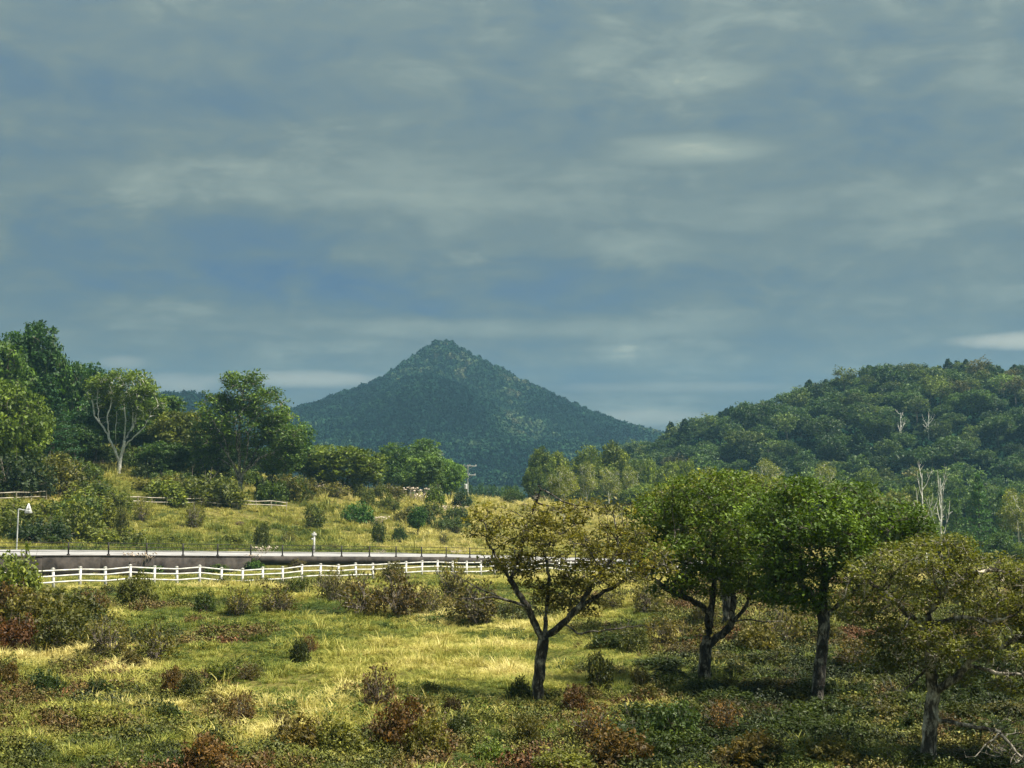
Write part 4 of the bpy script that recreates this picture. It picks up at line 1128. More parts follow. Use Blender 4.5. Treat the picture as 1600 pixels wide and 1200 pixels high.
# ------------------------------------------------------------------ instancing node groups for what nobody could count
def scatter(name, protos, P3, rot, scl, var, attrs, label, cat):
    """one 'stuff' object: the proto meshes stand on the points P3"""
    me = bpy.data.meshes.new(name); me.vertices.add(len(P3)); me.vertices.foreach_set('co', np.ascontiguousarray(P3, np.float32).ravel())
    a = me.attributes.new('rot', 'FLOAT_VECTOR', 'POINT'); a.data.foreach_set('vector', np.ascontiguousarray(rot, np.float32).ravel())
    a = me.attributes.new('scl', 'FLOAT_VECTOR', 'POINT'); a.data.foreach_set('vector', np.ascontiguousarray(scl, np.float32).ravel())
    a = me.attributes.new('var', 'INT', 'POINT'); a.data.foreach_set('value', np.ascontiguousarray(var, np.int32))
    for k, v in attrs.items():
        a = me.attributes.new(k, 'FLOAT', 'POINT'); a.data.foreach_set('value', np.ascontiguousarray(v, np.float32))
    me.update()
    ng = bpy.data.node_groups.new(name + '_scatter', 'GeometryNodeTree')
    ng.interface.new_socket('Geometry', in_out='INPUT', socket_type='NodeSocketGeometry')
    ng.interface.new_socket('Geometry', in_out='OUTPUT', socket_type='NodeSocketGeometry')
    n = ng.nodes; l = ng.links
    gi = n.new('NodeGroupInput'); go = n.new('NodeGroupOutput'); jn = n.new('GeometryNodeJoinGeometry')

    def attr(nm, typ):
        q = n.new('GeometryNodeInputNamedAttribute'); q.data_type = typ; q.inputs['Name'].default_value = nm
        return [o for o in q.outputs if o.enabled and o.name == 'Attribute'][0]
    for i, pm_ in enumerate(protos):
        src = bpy.data.objects.new(name + '_source', pm_)
        oi = n.new('GeometryNodeObjectInfo'); oi.inputs['Object'].default_value = src; oi.inputs['As Instance'].default_value = False
        cp = n.new('FunctionNodeCompare'); cp.data_type = 'INT'; cp.operation = 'EQUAL'
        ins = [s for s in cp.inputs if s.enabled]
        l.new(attr('var', 'INT'), ins[0]); ins[1].default_value = i
        ip = n.new('GeometryNodeInstanceOnPoints')
        l.new(gi.outputs[0], ip.inputs['Points']); l.new(cp.outputs[0], ip.inputs['Selection']); l.new(oi.outputs['Geometry'], ip.inputs['Instance'])
        er = n.new('FunctionNodeEulerToRotation'); l.new(attr('rot', 'FLOAT_VECTOR'), er.inputs[0]); l.new(er.outputs[0], ip.inputs['Rotation'])
        l.new(attr('scl', 'FLOAT_VECTOR'), ip.inputs['Scale'])
        l.new(ip.outputs[0], jn.inputs[0])
    l.new(jn.outputs[0], go.inputs[0])
    o = link(name, me); md = o.modifiers.new('scatter', 'NODES'); md.node_group = ng
    tag(o, label, cat, kind='stuff')
    return o


# the forest on the far mountain: crowns standing close on the slope
def far_crown(seed):
    rng = np.random.default_rng(seed); VV = []; FF = []
    nu, nv = 9, 5; V = []
    for j in range(nv + 1):
        ph = math.pi / 2 - (j / nv) * math.pi * 0.80
        for i in range(nu):
            th = 2 * math.pi * i / nu; r = rng.uniform(0.68, 0.9)
            V.append((r * math.cos(th) * math.cos(ph), r * math.sin(th) * math.cos(ph), 0.55 + 0.8 * r * math.sin(ph)))
    F = np.array([[j * nu + i, (j + 1) * nu + i, (j + 1) * nu + (i + 1) % nu, j * nu + (i + 1) % nu] for j in range(nv) for i in range(nu)])
    V = np.array(V)
    q = rng.normal(size=(70, 3)); q[:, 2] = np.abs(q[:, 2]) - 0.25; q /= np.linalg.norm(q, axis=1, keepdims=True)
    C = q * rng.uniform(0.8, 1.08, (70, 1)) * np.array([1, 1, 0.85]) + np.array([0, 0, 0.55])
    V2, F2 = leaf_quads(C, np.full(70, 0.62), rng, 0.5, 0.7)
    return mesh_np('far_crown', np.concatenate([V, V2]), np.concatenate([F, F2 + len(V)]), M['forest'])


fr = np.random.default_rng(99)
gx, gy = np.meshgrid(np.arange(-460, 190, 4.3), np.arange(985, 1530, 5.6))
fx = (gx + fr.uniform(-2, 2, gx.shape)).ravel(); fy = (gy + fr.uniform(-2.6, 2.6, gy.shape)).ravel()
fz = MOUNT(fx, fy)
ok = (fz > -11) & (fx / fy > -0.275) & (fx / fy < 0.125)
fx, fy, fz = fx[ok], fy[ok], fz[ok]
vx, vy = np.meshgrid(np.arange(-170, 130, 5.0), np.arange(440, 990, 6.5)); vx = (vx + fr.uniform(-2, 2, vx.shape)).ravel(); vy = (vy + fr.uniform(-3, 3, vy.shape)).ravel()
vz = H(vx, vy); okv = (vx / vy > -0.15) & (vx / vy < 0.11) & (HILLH(vx, vy) < vz + 1)
fx = np.concatenate([fx, vx[okv]]); fy = np.concatenate([fy, vy[okv]]); fz = np.concatenate([fz, vz[okv]])
nfor = len(fx)
sz_ = fr.uniform(2.0, 4.2, nfor) * (1 + 0.3 * vnoise(fx / 40, fy / 40, 61))
tn = np.clip(0.36 + 1.05 * fbm(fx / 45, fy / 70, 63) + fr.normal(size=nfor) * 0.13, 0, 1)
scatter('mountain_forest', [far_crown(i) for i in range(5)], np.stack([fx, fy, fz - 0.5], 1), np.stack([fr.uniform(-.15, .15, nfor), fr.uniform(-.15, .15, nfor), fr.uniform(0, 6.28, nfor)], 1),
        np.stack([sz_, sz_, sz_ * fr.uniform(0.85, 1.5, nfor)], 1), fr.integers(0, 5, nfor), {'tint': tn}, 'blue-green forest covering the pointed mountain and the valley before it', 'forest')


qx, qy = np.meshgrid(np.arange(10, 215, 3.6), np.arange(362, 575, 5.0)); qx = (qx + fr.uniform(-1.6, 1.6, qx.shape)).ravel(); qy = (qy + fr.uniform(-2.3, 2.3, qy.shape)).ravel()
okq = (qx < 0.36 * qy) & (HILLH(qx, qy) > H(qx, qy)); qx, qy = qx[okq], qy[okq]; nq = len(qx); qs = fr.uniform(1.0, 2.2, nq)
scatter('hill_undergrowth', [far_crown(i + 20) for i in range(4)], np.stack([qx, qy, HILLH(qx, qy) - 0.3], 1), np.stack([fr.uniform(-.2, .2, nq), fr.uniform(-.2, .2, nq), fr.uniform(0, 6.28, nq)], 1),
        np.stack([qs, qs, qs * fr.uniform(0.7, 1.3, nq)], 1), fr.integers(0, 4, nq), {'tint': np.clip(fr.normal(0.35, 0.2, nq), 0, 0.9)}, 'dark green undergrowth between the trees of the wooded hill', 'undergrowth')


# grass: tussocks of bent blades
def tuft(seed, n, h, spread, wid, lean):
    rng = np.random.default_rng(seed)
    th = rng.uniform(0, 6.28, n); r = spread * np.sqrt(rng.random(n)); base = np.stack([r * np.cos(th), r * np.sin(th), np.full(n, -0.04)], 1)
    az = th + rng.normal(size=n) * 0.9; ln = h * rng.uniform(0.5, 1.15, n); k = lean * rng.uniform(0.3, 1.3, n)
    d = np.stack([np.cos(az), np.sin(az), np.zeros(n)], 1); s = np.stack([-np.sin(az), np.cos(az), np.zeros(n)], 1) * (wid * rng.uniform(0.6, 1.3, n))[:, None]
    up = np.array([0, 0, 1.0]); L = ln[:, None]; K = k[:, None]
    m = base + d * L * 0.35 * K + up * L * 0.62; t = base + d * L * 0.95 * K + up * L * (1 - 0.35 * K)
    V = np.stack([base - s, base + s, m + s * 0.8, m - s * 0.8, t + s * 0.15, t - s * 0.15], 1).reshape(-1, 3)
    b = (np.arange(n) * 6)[:, None]
    F = np.concatenate([b + np.array([[0, 1, 2, 3]]), b + np.array([[3, 2, 4, 5]])], 0)
    return mesh_np('tuft', V, F, M['grass'], tint=np.repeat(np.clip(rng.normal(0.5, 0.25, n), 0, 1), 6))


tufts = [tuft(1, 34, 0.42, 0.16, 0.011, 0.8), tuft(2, 44, 0.26, 0.22, 0.012, 0.9), tuft(3, 22, 0.62, 0.12, 0.010, 0.5), tuft(4, 40, 0.34, 0.2, 0.012, 1.1)]
def rosette(seed, n, leaf, rad, h):
    rng = np.random.default_rng(seed); q = rng.normal(size=(n, 3)); q /= np.linalg.norm(q, axis=1, keepdims=True); q[:, 2] = np.abs(q[:, 2])
    C = q * (rng.random((n, 1)) ** 0.5) * np.array([rad, rad, h])
    V, F = leaf_quads(C, np.full(n, leaf), rng, 0.4)
    return mesh_np('rosette', V, F, M['grass'], tint=np.repeat(np.clip(rng.normal(0.5, 0.3, n), 0, 1), 4))


tufts += [rosette(5, 70, 0.085, 0.32, 0.24), rosette(6, 60, 0.075, 0.22, 0.34)]
gr_ = np.random.default_rng(8)


def band(y0, y1, dens, extra=3.0):
    area = 0.70 * (y1 ** 2 - y0 ** 2) / 2 + 2 * extra * (y1 - y0); n = int(area * dens)
    Y = np.sqrt(gr_.uniform(y0 ** 2, y1 ** 2, n)); X = gr_.uniform(-1, 1, n) * (0.35 * Y + extra)
    return X, Y


bands = [band(27, 45, 32), band(45, 62, 25), band(62, 80, 17), band(80, 135, 7), band(135, 200, 2.6), band(200, 300, 1.0)]
bsc = [0.72, 0.76, 0.85, 0.95, 1.5, 2.0]
gX = np.concatenate([b[0] for b in bands]); gY = np.concatenate([b[1] for b in bands]); gS = np.concatenate([np.full(len(b[0]), s) for b, s in zip(bands, bsc)])
gu, gv = uv(gX, gY)
keep = (gv < 101.3) | (gv > 110.5)
keep &= (gv < 185)
gX, gY, gS, gu, gv = gX[keep], gY[keep], gS[keep], gu[keep], gv[keep]
ng_ = len(gX)
ppx = 800 + gX / gY * FPX
clump = fbm(gX / 1.6, gY / 1.6, 71, 2); patch = fbm(gX / 9, gY / 9, 73, 3); fine = fbm(gX / 3.2, gY / 3.2, 75, 2)
dry = 0.40 + 0.70 * patch + 0.45 * fine + 0.45 * clump
dry += 0.20 * sst(gY, 38, 50) * (gv < 102) - 0.10 * sst(ppx, 950, 1250) * sst(-gY, -80, -45) - 0.20 * sst(-gY, -46, -34) - 0.10 * sst(-ppx, -420, -60)
mead = gv > 108
dry = np.where(mead, 0.47 + 0.35 * patch + 0.30 * fine + 0.25 * sst(ppx, 480, 760) + 0.10 * sst(gv, 120, 150), dry)
dry = np.where(mead & (gv < 115), dry - 0.12, dry)
# brown, short growth right behind the road
gscl = gS * (0.30 + 1.45 * np.clip(clump + 0.42, 0, 1)) * gr_.uniform(0.75, 1.25, ng_)
gscl = np.where(mead & (gv < 113), gscl * 0.55, gscl)
gscl = np.where((gv > 70) & (gv < 101.5), gscl * 0.62, gscl)
hs = gr_.uniform(0.75, 1.25, ng_)
gvar = np.where(gr_.random(ng_) < 0.10, 2, gr_.choice([0, 1, 3], ng_))
weed = (fbm(gX / 4.2 + 7, gY / 4.2, 91, 3) + 0.16 * sst(-gY, -52, -36) + 0.22 * sst(ppx, 960, 1120) > 0.20) & (gr_.random(ng_) < 0.42) & ~mead
weed |= mead & (gr_.random(ng_) < 0.05)
gvar = np.where(weed, gr_.integers(4, 6, ng_), gvar); dry = np.where(weed, np.clip(0.10 + 0.16 * gr_.normal(size=ng_), -0.1, 0.45), dry)
gscl = np.where(weed, gscl * 1.1, gscl)
scatter('grass', tufts, np.stack([gX, gY, H(gX, gY)], 1), np.stack([gr_.normal(size=ng_) * 0.12, gr_.normal(size=ng_) * 0.12, gr_.uniform(0, 6.28, ng_)], 1),
        np.stack([gscl, gscl, gscl * hs * np.where(mead, 0.9, 0.66)], 1), gvar, {'dry': np.clip(dry + gr_.normal(size=ng_) * 0.07, 0.02, 1)}, 'rough yellow and green tussock grass over field and meadow', 'grass')

# tangled low scrub that closes over parts of the field
def mat_scrub():
    m, t, b = new_mat('low_scrub_leaves')
    at = t.add('ShaderNodeAttribute'); at.attribute_type = 'INSTANCER'; at.attribute_name = 'hue'
    bl = t.add('ShaderNodeAttribute'); bl.attribute_name = 'tint'
    c = t.ramp(at.outputs['Fac'], [(0.0, (0.020, 0.028, 0.009)), (0.22, (0.050, 0.060, 0.014)), (0.45, (0.110, 0.118, 0.024)), (0.62, (0.105, 0.078, 0.026)), (0.8, (0.082, 0.050, 0.022)), (1.0, (0.100, 0.046, 0.020))])
    c = t.mix(1.0, c, t.ramp(bl.outputs['Fac'], [(0.0, (0.6, 0.65, 0.6)), (0.5, (1.15, 1.15, 1.0)), (1.0, (2.3, 2.2, 1.4))]), 'MULTIPLY')
    t.l.new(c, b.inputs['Base Color']); b.inputs['Roughness'].default_value = 0.6
    return m


M['scrub'] = mat_scrub()


def scrub_proto(seed, n, leaf, rad, h, stems):
    rng = np.random.default_rng(seed); q = rng.normal(size=(n, 3)); q /= np.linalg.norm(q, axis=1, keepdims=True); q[:, 2] = np.abs(q[:, 2])
    lob = 0.6 + 0.7 * np.clip(fbm(np.arctan2(q[:, 1], q[:, 0]) * 1.3 + 9, q[:, 2] * 3, seed, 2) + 0.4, 0, 1)
    C = q * lob[:, None] * (rng.random((n, 1)) ** 0.4) * np.array([rad, rad, h])
    V, F = leaf_quads(C, np.full(n, leaf), rng, 0.35)
    V2 = []; F2 = []; off = len(V)
    for i in range(stems):
        e = C[rng.integers(n)] * 1.05; W, G = polyline_tube([(e[0] * .1, e[1] * .1, -0.05), e * 0.6 + (0, 0, 0.05), e + (0, 0, 0.04)], [0.012, 0.009, 0.004], 3); V2.append(W); F2.append(G + off); off += len(W)
    tint = np.concatenate([np.repeat(np.clip(rng.normal(0.45, 0.24, n), 0, 1), 4), np.full(off - len(V), 1.0)])
    return mesh_np('scrub', np.concatenate([V] + V2), np.concatenate([F] + F2), M['scrub'], tint=tint)


scp = [scrub_proto(1, 420, 0.075, 0.55, 0.36, 6), scrub_proto(2, 340, 0.070, 0.40, 0.50, 10), scrub_proto(3, 480, 0.080, 0.75, 0.28, 5), scrub_proto(4, 300, 0.065, 0.42, 0.42, 16)]
sr = np.random.default_rng(17)
sY = np.sqrt(sr.uniform(29 ** 2, 104 ** 2, 20000)); sX = sr.uniform(-1, 1, 20000) * (0.35 * sY + 2)
spx = 800 + sX / sY * FPX; spy = 750 + 6.2 / sY * FPX
m1 = fbm(sX / 5.5 + 3, sY / 5.5, 101, 3); m2 = fbm(sX / 2.2, sY / 2.2 + 5, 103, 2)
thr = 0.28 - 0.46 * sst(spy, 1050, 1170) - 0.26 * sst(-spx, -330, -60) - 0.75 * sst(spx, 940, 1080) * sst(spy, 895, 940)
thr = thr + 0.25 * ((spx > 430) & (spx < 900) & (spy > 965) & (spy < 1075))
u_, v_ = uv(sX, sY)
on = (m1 + 0.45 * m2 > thr) & ((v_ < 70) | ((spx > 960) & (v_ < 74))) & (sr.random(len(sX)) < np.where(sY < 50, 1.0, 0.6))
sX, sY, spx, spy = sX[on], sY[on], spx[on], spy[on]; ns = len(sX)
hue = np.clip(0.40 + 1.0 * fbm(sX / 3.5 + 11, sY / 3.5, 107, 2) + 0.14 * sr.normal(size=ns) - 0.34 * sst(spx, 980, 1150) * sst(spy, 1000, 1040) * (spy < 1130) + 0.12 * sst(spx, 960, 1080) * (spy < 1005), 0, 1)  # lowered hue around the oaks paints the cloud shadow into the scrub
ss = sr.uniform(0.55, 1.25, ns) * (0.85 + 0.25 * sst(sY, 45, 70))
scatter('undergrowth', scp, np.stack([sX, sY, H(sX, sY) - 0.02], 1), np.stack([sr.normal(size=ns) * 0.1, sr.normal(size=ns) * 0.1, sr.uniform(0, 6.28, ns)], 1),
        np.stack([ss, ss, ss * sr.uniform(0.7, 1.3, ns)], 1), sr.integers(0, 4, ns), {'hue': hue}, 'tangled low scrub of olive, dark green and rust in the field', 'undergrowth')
print('scrub', ns)

# ------------------------------------------------------------------ shrubs
def shrub_proto(seed, n, per, leaf, spread, stems, bark='twig', bottom=0.12, openness=0.0, stem_r=0.018, upright=0.0):
    """a shrub one metre in radius and one metre high"""
    rng = np.random.default_rng(seed)
    nl = 7; lth = rng.uniform(0, 6.28, nl); lel = rng.uniform(0.1, 1.3, nl)
    Ld = np.stack([np.cos(lth) * np.cos(lel), np.sin(lth) * np.cos(lel), np.sin(lel)], 1)
    q = rng.normal(size=(n, 3)); q[:, 2] = np.abs(q[:, 2]) * 0.9 + 0.03; q /= np.linalg.norm(q, axis=1, keepdims=True)
    lob = 0.66 + 0.36 * np.max(np.clip((q @ Ld.T - 0.72) / 0.28, 0, 1), 1) + 0.10 * rng.normal(size=n)
    rad = lob * (rng.uniform(0.35, 1.0, n) ** 0.5)
    C = q * rad[:, None]; C[:, 2] = C[:, 2] * (1 - bottom) + bottom
    if upright: C[:, :2] *= (1 - upright * (1 - np.clip(C[:, 2:3], 0, 1)))
    VV = []; FF = []; off = 0
    pick = rng.choice(n, stems, replace=False)
    for i in pick:
        b = np.array([rng.normal() * 0.09, rng.normal() * 0.09, -0.08]); e = C[i]
        m1 = b + (e - b) * 0.45 + np.array([0, 0, 0.10]) + rng.normal(size=3) * 0.05; m2 = b + (e - b) * 0.78 + np.array([0, 0, 0.06]) + rng.normal(size=3) * 0.05
        V, F = polyline_tube([b, m1, m2, e], [stem_r, stem_r * 0.75, stem_r * 0.5, stem_r * 0.25], 4); VV.append(V); FF.append(F + off); off += len(V)
        for _ in range(2):
            e2 = m2 + rng.normal(size=3) * 0.22 + np.array([0, 0, 0.08])
            V, F = polyline_tube([m1 * 0.4 + m2 * 0.6, e2], [stem_r * 0.5, stem_r * 0.2], 3); VV.append(V); FF.append(F + off); off += len(V)
    wood = mesh_np('shrub_stems', np.concatenate(VV), np.concatenate(FF), M[bark], smooth=True)
    if openness: C = C[rng.random(n) > openness]
    T = np.repeat(C, per, 0); d = rng.normal(size=T.shape); d /= np.linalg.norm(d, axis=1, keepdims=True); d *= (rng.random((len(T), 1)) ** 0.5) * spread
    V, F = leaf_quads(T + d, np.full(len(T), leaf), rng, 0.45)
    tb = np.clip(np.repeat(np.clip(rng.normal(0.48, 0.2, len(C)), 0, 1), per) + rng.normal(size=len(T)) * 0.12, 0, 1)
    return wood, mesh_np('shrub_leaves', V, F, M['leaf'], tint=np.repeat(tb, 4)), ('stems', 'foliage')


SH = {'d': [shrub_proto(301 + i, 210, 13, 0.105, 0.15, 14) for i in range(4)],                                       # dense
      't': [shrub_proto(311 + i, 190, 9, 0.085, 0.15, 30, openness=0.25, upright=0.35, stem_r=0.022) for i in range(3)],   # twiggy, stems showing
      'l': [shrub_proto(321 + i, 170, 13, 0.13, 0.17, 10, bottom=0.05) for i in range(3)],                            # coarse leaved
      'u': [shrub_proto(331 + i, 170, 12, 0.10, 0.14, 14, upright=0.45) for i in range(2)],                         # upright
      'c': [shrub_proto(341, 240, 12, 0.10, 0.10, 8, upright=-0.0, bottom=0.2)]}
shr = random.Random(15)


def shrub(px, py, w, h, kind, color, label, group=None, name='shrub', t0=25.0, cat='shrub', sink=0.05):
    x, y = ground_px(px, py, t0=t0)
    s = y / FPX
    protos = shr.choice(SH[kind])
    v = shr.uniform(0.88, 1.14) * (0.78 if color[0] > 1.25 * color[1] else 1.0)
    return plant(name, protos, (x, y, zg(x, y) - sink), shr.uniform(0, 6.28), (w * s * 0.5, w * s * 0.5 * shr.uniform(0.85, 1.15), h * s), tuple(c * v for c in color), label, cat, group)


FG = 'shrubs in the rough field'
for r in [
    (32, 930, 96, 56, 'l', (0.135, 0.155, 0.050), 'pale green leafy bush at the left end of the white fence'),
    (12, 972, 90, 50, 'd', RU, 'rust-coloured bush at the left edge below the pale green bush'),
    (62, 985, 100, 56, 'd', OB, 'olive-brown bush between rust and dark ones at the far left'),
    (112, 975, 90, 48, 'd', (0.060, 0.060, 0.024), 'dark bush below the first white fence posts'),
    (150, 962, 60, 40, 't', RU, 'reddish twiggy bush right of the dark far-left bush'),
    (22, 1015, 84, 50, 'd', (0.090, 0.038, 0.020), 'deep red bush at the left edge of the field'),
    (98, 1018, 100, 60, 'd', (0.056, 0.056, 0.024), 'large dark olive bush at the left, in front of the rusty ones'),
    (168, 1028, 92, 56, 't', (0.070, 0.060, 0.026), 'flat-topped dark bush with pale bare stems'),
    (243, 1032, 84, 58, 't', (0.082, 0.074, 0.028), 'thin olive bush with a pale leaning stem'),
    (205, 1044, 46, 22, 'd', (0.060, 0.048, 0.024), 'low brown bush at the foot of the pale leaning stem'),
    (215, 948, 64, 42, 'd', (0.066, 0.066, 0.024), 'olive bush beneath the white fence'),
    (322, 957, 42, 28, 'd', (0.034, 0.046, 0.016), 'small dark round bush in the upper left of the field'),
    (372, 960, 64, 40, 't', OB, 'brown twiggy bush below the middle of the white fence'),
    (430, 962, 80, 44, 't', (0.095, 0.074, 0.034), 'wide brown bush right of the small dark round one'),
    (468, 930, 44, 24, 'd', (0.050, 0.060, 0.020), 'low green bush hiding a foot of the white fence'),
    (522, 940, 66, 44, 't', (0.080, 0.068, 0.030), 'olive-brown bush touching the lower fence rail'),
    (566, 962, 96, 62, 't', (0.090, 0.068, 0.034), 'big brown twiggy bush in front of the fence'),
    (622, 962, 100, 62, 't', (0.086, 0.060, 0.034), 'second big brown twiggy bush, with grey stems'),
    (612, 912, 40, 30, 'd', (0.070, 0.060, 0.028), 'small brown bush breaking the line of the fence'),
    (670, 960, 70, 40, 't', (0.082, 0.072, 0.030), 'lower bush at the right of the two big brown ones'),
    (708, 935, 70, 50, 't', (0.094, 0.080, 0.034), 'brown bush rising against the fence near the lone oak'),
    (745, 972, 110, 56, 't', (0.088, 0.070, 0.034), 'brown bush below the pale bare limbs of the lone oak'),
    (804, 965, 44, 26, 'd', (0.050, 0.052, 0.020), 'dark low bush left of the lone oak trunk'),
    (468, 1040, 34, 38, 'd', (0.026, 0.032, 0.012), 'very dark narrow bush standing alone in the pale grass'),
    (482, 1024, 36, 30, 't', (0.110, 0.055, 0.035), 'reddish sprig growing over the very dark narrow bush'),
    (72, 1088, 46, 36, 'd', (0.028, 0.044, 0.018), 'round dark green bush low at the left'),
    (156, 1086, 44, 28, 'd', (0.030, 0.042, 0.018), 'second dark green bush, flatter, right of the round one'),
    (10, 1080, 50, 40, 'd', (0.090, 0.058, 0.026), 'rust-brown bush cut by the left edge lower down'),
    (268, 1088, 40, 40, 'd', (0.105, 0.062, 0.028), 'rust-topped bush in the lower left of the field'),
    (297, 1090, 38, 32, 'd', (0.036, 0.040, 0.018), 'dark companion bush of the rust-topped one'),
    (265, 1126, 46, 26, 'd', (0.032, 0.044, 0.018), 'small dark bush below the rust-topped one'),
    (258, 1146, 30, 18, 'd', (0.046, 0.046, 0.018), 'tiny dark tuft bush nearly hidden in grass'),
    (345, 1066, 70, 30, 'u', (0.070, 0.080, 0.022), 'soft green upright bush in mid field'),
    (388, 1062, 50, 26, 't', (0.090, 0.070, 0.030), 'brown-tinged sprawling bush in mid field'),
    (378, 1126, 70, 42, 't', (0.110, 0.066, 0.034), 'rusty twiggy bush left of the stemmy brown shrub'),
    (335, 1108, 36, 22, 'd', (0.070, 0.052, 0.024), 'low brown bush beside the rusty twiggy one'),
    (590, 1108, 74, 58, 't', (0.078, 0.048, 0.034), 'brown shrub with pale stems fanning from its base'),
    (674, 1090, 30, 22, 'd', (0.066, 0.066, 0.022), 'small olive bush right of the pale-stemmed shrub'),
    (655, 1128, 60, 40, 'u', (0.085, 0.072, 0.028), 'olive-brown upright bush in the lower middle'),
    (706, 1116, 34, 24, 'd', (0.052, 0.036, 0.020), 'small dark maroon bush in pale grass'),
    (717, 1148, 36, 36, 'd', (0.040, 0.048, 0.018), 'dark green clump below the small maroon bush'),
    (470, 1170, 90, 44, 'd', (0.110, 0.082, 0.034), 'rust and olive bush at the bottom, left of centre'),
    (525, 1176, 100, 44, 'd', (0.092, 0.090, 0.028), 'olive bush with a dark underside at the bottom'),
    (440, 1138, 44, 26, 't', (0.092, 0.064, 0.030), 'thin brown bush above the rust and olive bush'),
    (628, 1172, 96, 66, 'd', (0.090, 0.048, 0.026), 'deep rust bush at the bottom centre'),
    (668, 1185, 70, 54, 'd', (0.088, 0.078, 0.028), 'olive-yellow bush beside the deep rust bush'),
    (322, 1204, 100, 46, 'd', (0.112, 0.060, 0.028), 'rust bush on the bottom edge left of centre'),
    (270, 1208, 70, 34, 'd', (0.036, 0.046, 0.018), 'dark bush on the bottom edge beside the rust one'),
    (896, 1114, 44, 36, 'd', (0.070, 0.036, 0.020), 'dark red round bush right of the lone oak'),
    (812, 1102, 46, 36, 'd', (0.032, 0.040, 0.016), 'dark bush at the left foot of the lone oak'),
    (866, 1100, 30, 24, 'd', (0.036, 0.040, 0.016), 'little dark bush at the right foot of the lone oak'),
    (824, 1166, 66, 48, 'u', (0.080, 0.070, 0.026), 'olive upright bush below the lone oak'),
    (770, 1192, 60, 36, 'd', (0.070, 0.092, 0.026), 'fresh green bush on the bottom edge below the oak'),
    (930, 1165, 84, 56, 't', (0.110, 0.062, 0.030), 'rust bush with pale twigs right below the lone oak'),
    (962, 1200, 110, 52, 'd', (0.096, 0.058, 0.026), 'wide rust bush on the bottom edge right of centre'),
    (880, 1204, 90, 34, 'd', (0.100, 0.100, 0.028), 'yellow-green bush on the bottom edge below the oak'),
    (938, 1082, 50, 60, 'u', (0.042, 0.046, 0.020), 'dark upright bush right of the lone oak trunk'),
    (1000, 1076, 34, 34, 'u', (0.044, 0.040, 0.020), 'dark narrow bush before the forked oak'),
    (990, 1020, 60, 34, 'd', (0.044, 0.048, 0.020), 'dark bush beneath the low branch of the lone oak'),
    (1035, 1012, 66, 42, 't', (0.085, 0.068, 0.030), 'olive-brown round bush left of the forked oak trunk'),
    (958, 952, 60, 34, 't', (0.092, 0.084, 0.034), 'tan bush under the right side of the lone oak'),
    (1012, 960, 72, 44, 't', (0.090, 0.080, 0.032), 'tan bush between the lone oak and the forked oak'),
    (1230, 1010, 90, 56, 't', (0.088, 0.074, 0.030), 'brown bush showing between the two green oaks'),
    (1180, 1020, 70, 40, 'd', (0.076, 0.066, 0.028), 'rusty bush behind the forked oak trunk'),
    (1240, 960, 70, 40, 't', (0.110, 0.096, 0.040), 'straw-brown bush in the light behind the green oaks'),
    (1330, 1050, 90, 50, 't', (0.085, 0.062, 0.028), 'brown bush right of the straight dark trunk'),
    (1130, 1150, 76, 46, 't', (0.105, 0.058, 0.028), 'red-brown bush in front of the forked oak'),
    (1050, 1165, 100, 60, 'd', (0.038, 0.058, 0.022), 'large dark green bush in front of the forked oak'),
    (1180, 1200, 120, 46, 'd', (0.105, 0.074, 0.030), 'rust and yellow bush on the bottom edge before the oaks'),
    (1300, 1200, 100, 40, 'd', (0.085, 0.070, 0.026), 'olive-rust bush on the bottom edge below the straight trunk'),
    (1390, 1204, 80, 44, 't', (0.066, 0.076, 0.026), 'green bush with pale twigs at the foot of the umbrella tree'),
]:
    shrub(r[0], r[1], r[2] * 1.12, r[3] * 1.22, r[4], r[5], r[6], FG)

# low thicket in the shade of the oaks
tk = random.Random(21)
TK = [('d', (0.018, 0.026, 0.010), 'dark green'), ('d', (0.026, 0.036, 0.012), 'green'), ('l', (0.034, 0.038, 0.013), 'dull green'), ('t', (0.048, 0.036, 0.018), 'brown'), ('d', (0.056, 0.050, 0.020), 'olive')]  # leaf colours darkened to paint in the cloud shadow over this corner
pts_done = []
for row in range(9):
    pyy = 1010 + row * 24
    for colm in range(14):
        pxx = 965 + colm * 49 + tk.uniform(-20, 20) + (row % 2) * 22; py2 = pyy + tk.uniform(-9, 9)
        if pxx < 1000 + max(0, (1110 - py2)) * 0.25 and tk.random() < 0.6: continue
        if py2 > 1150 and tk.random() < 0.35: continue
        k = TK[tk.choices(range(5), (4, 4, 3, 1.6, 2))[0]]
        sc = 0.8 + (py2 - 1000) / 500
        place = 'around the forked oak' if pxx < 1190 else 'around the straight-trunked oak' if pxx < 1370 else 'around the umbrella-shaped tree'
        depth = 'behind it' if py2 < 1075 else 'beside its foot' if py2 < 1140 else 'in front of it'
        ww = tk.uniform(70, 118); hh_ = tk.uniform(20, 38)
        shrub(pxx, py2, ww * sc, hh_ * sc, k[0], k[1], ('broad ' if ww > 102 else 'narrow ' if ww < 86 else '') + k[2] + (' taller' if hh_ > 29 else ' low') + ' thicket shrub ' + place + ', ' + depth, 'thicket shrubs under the oaks')
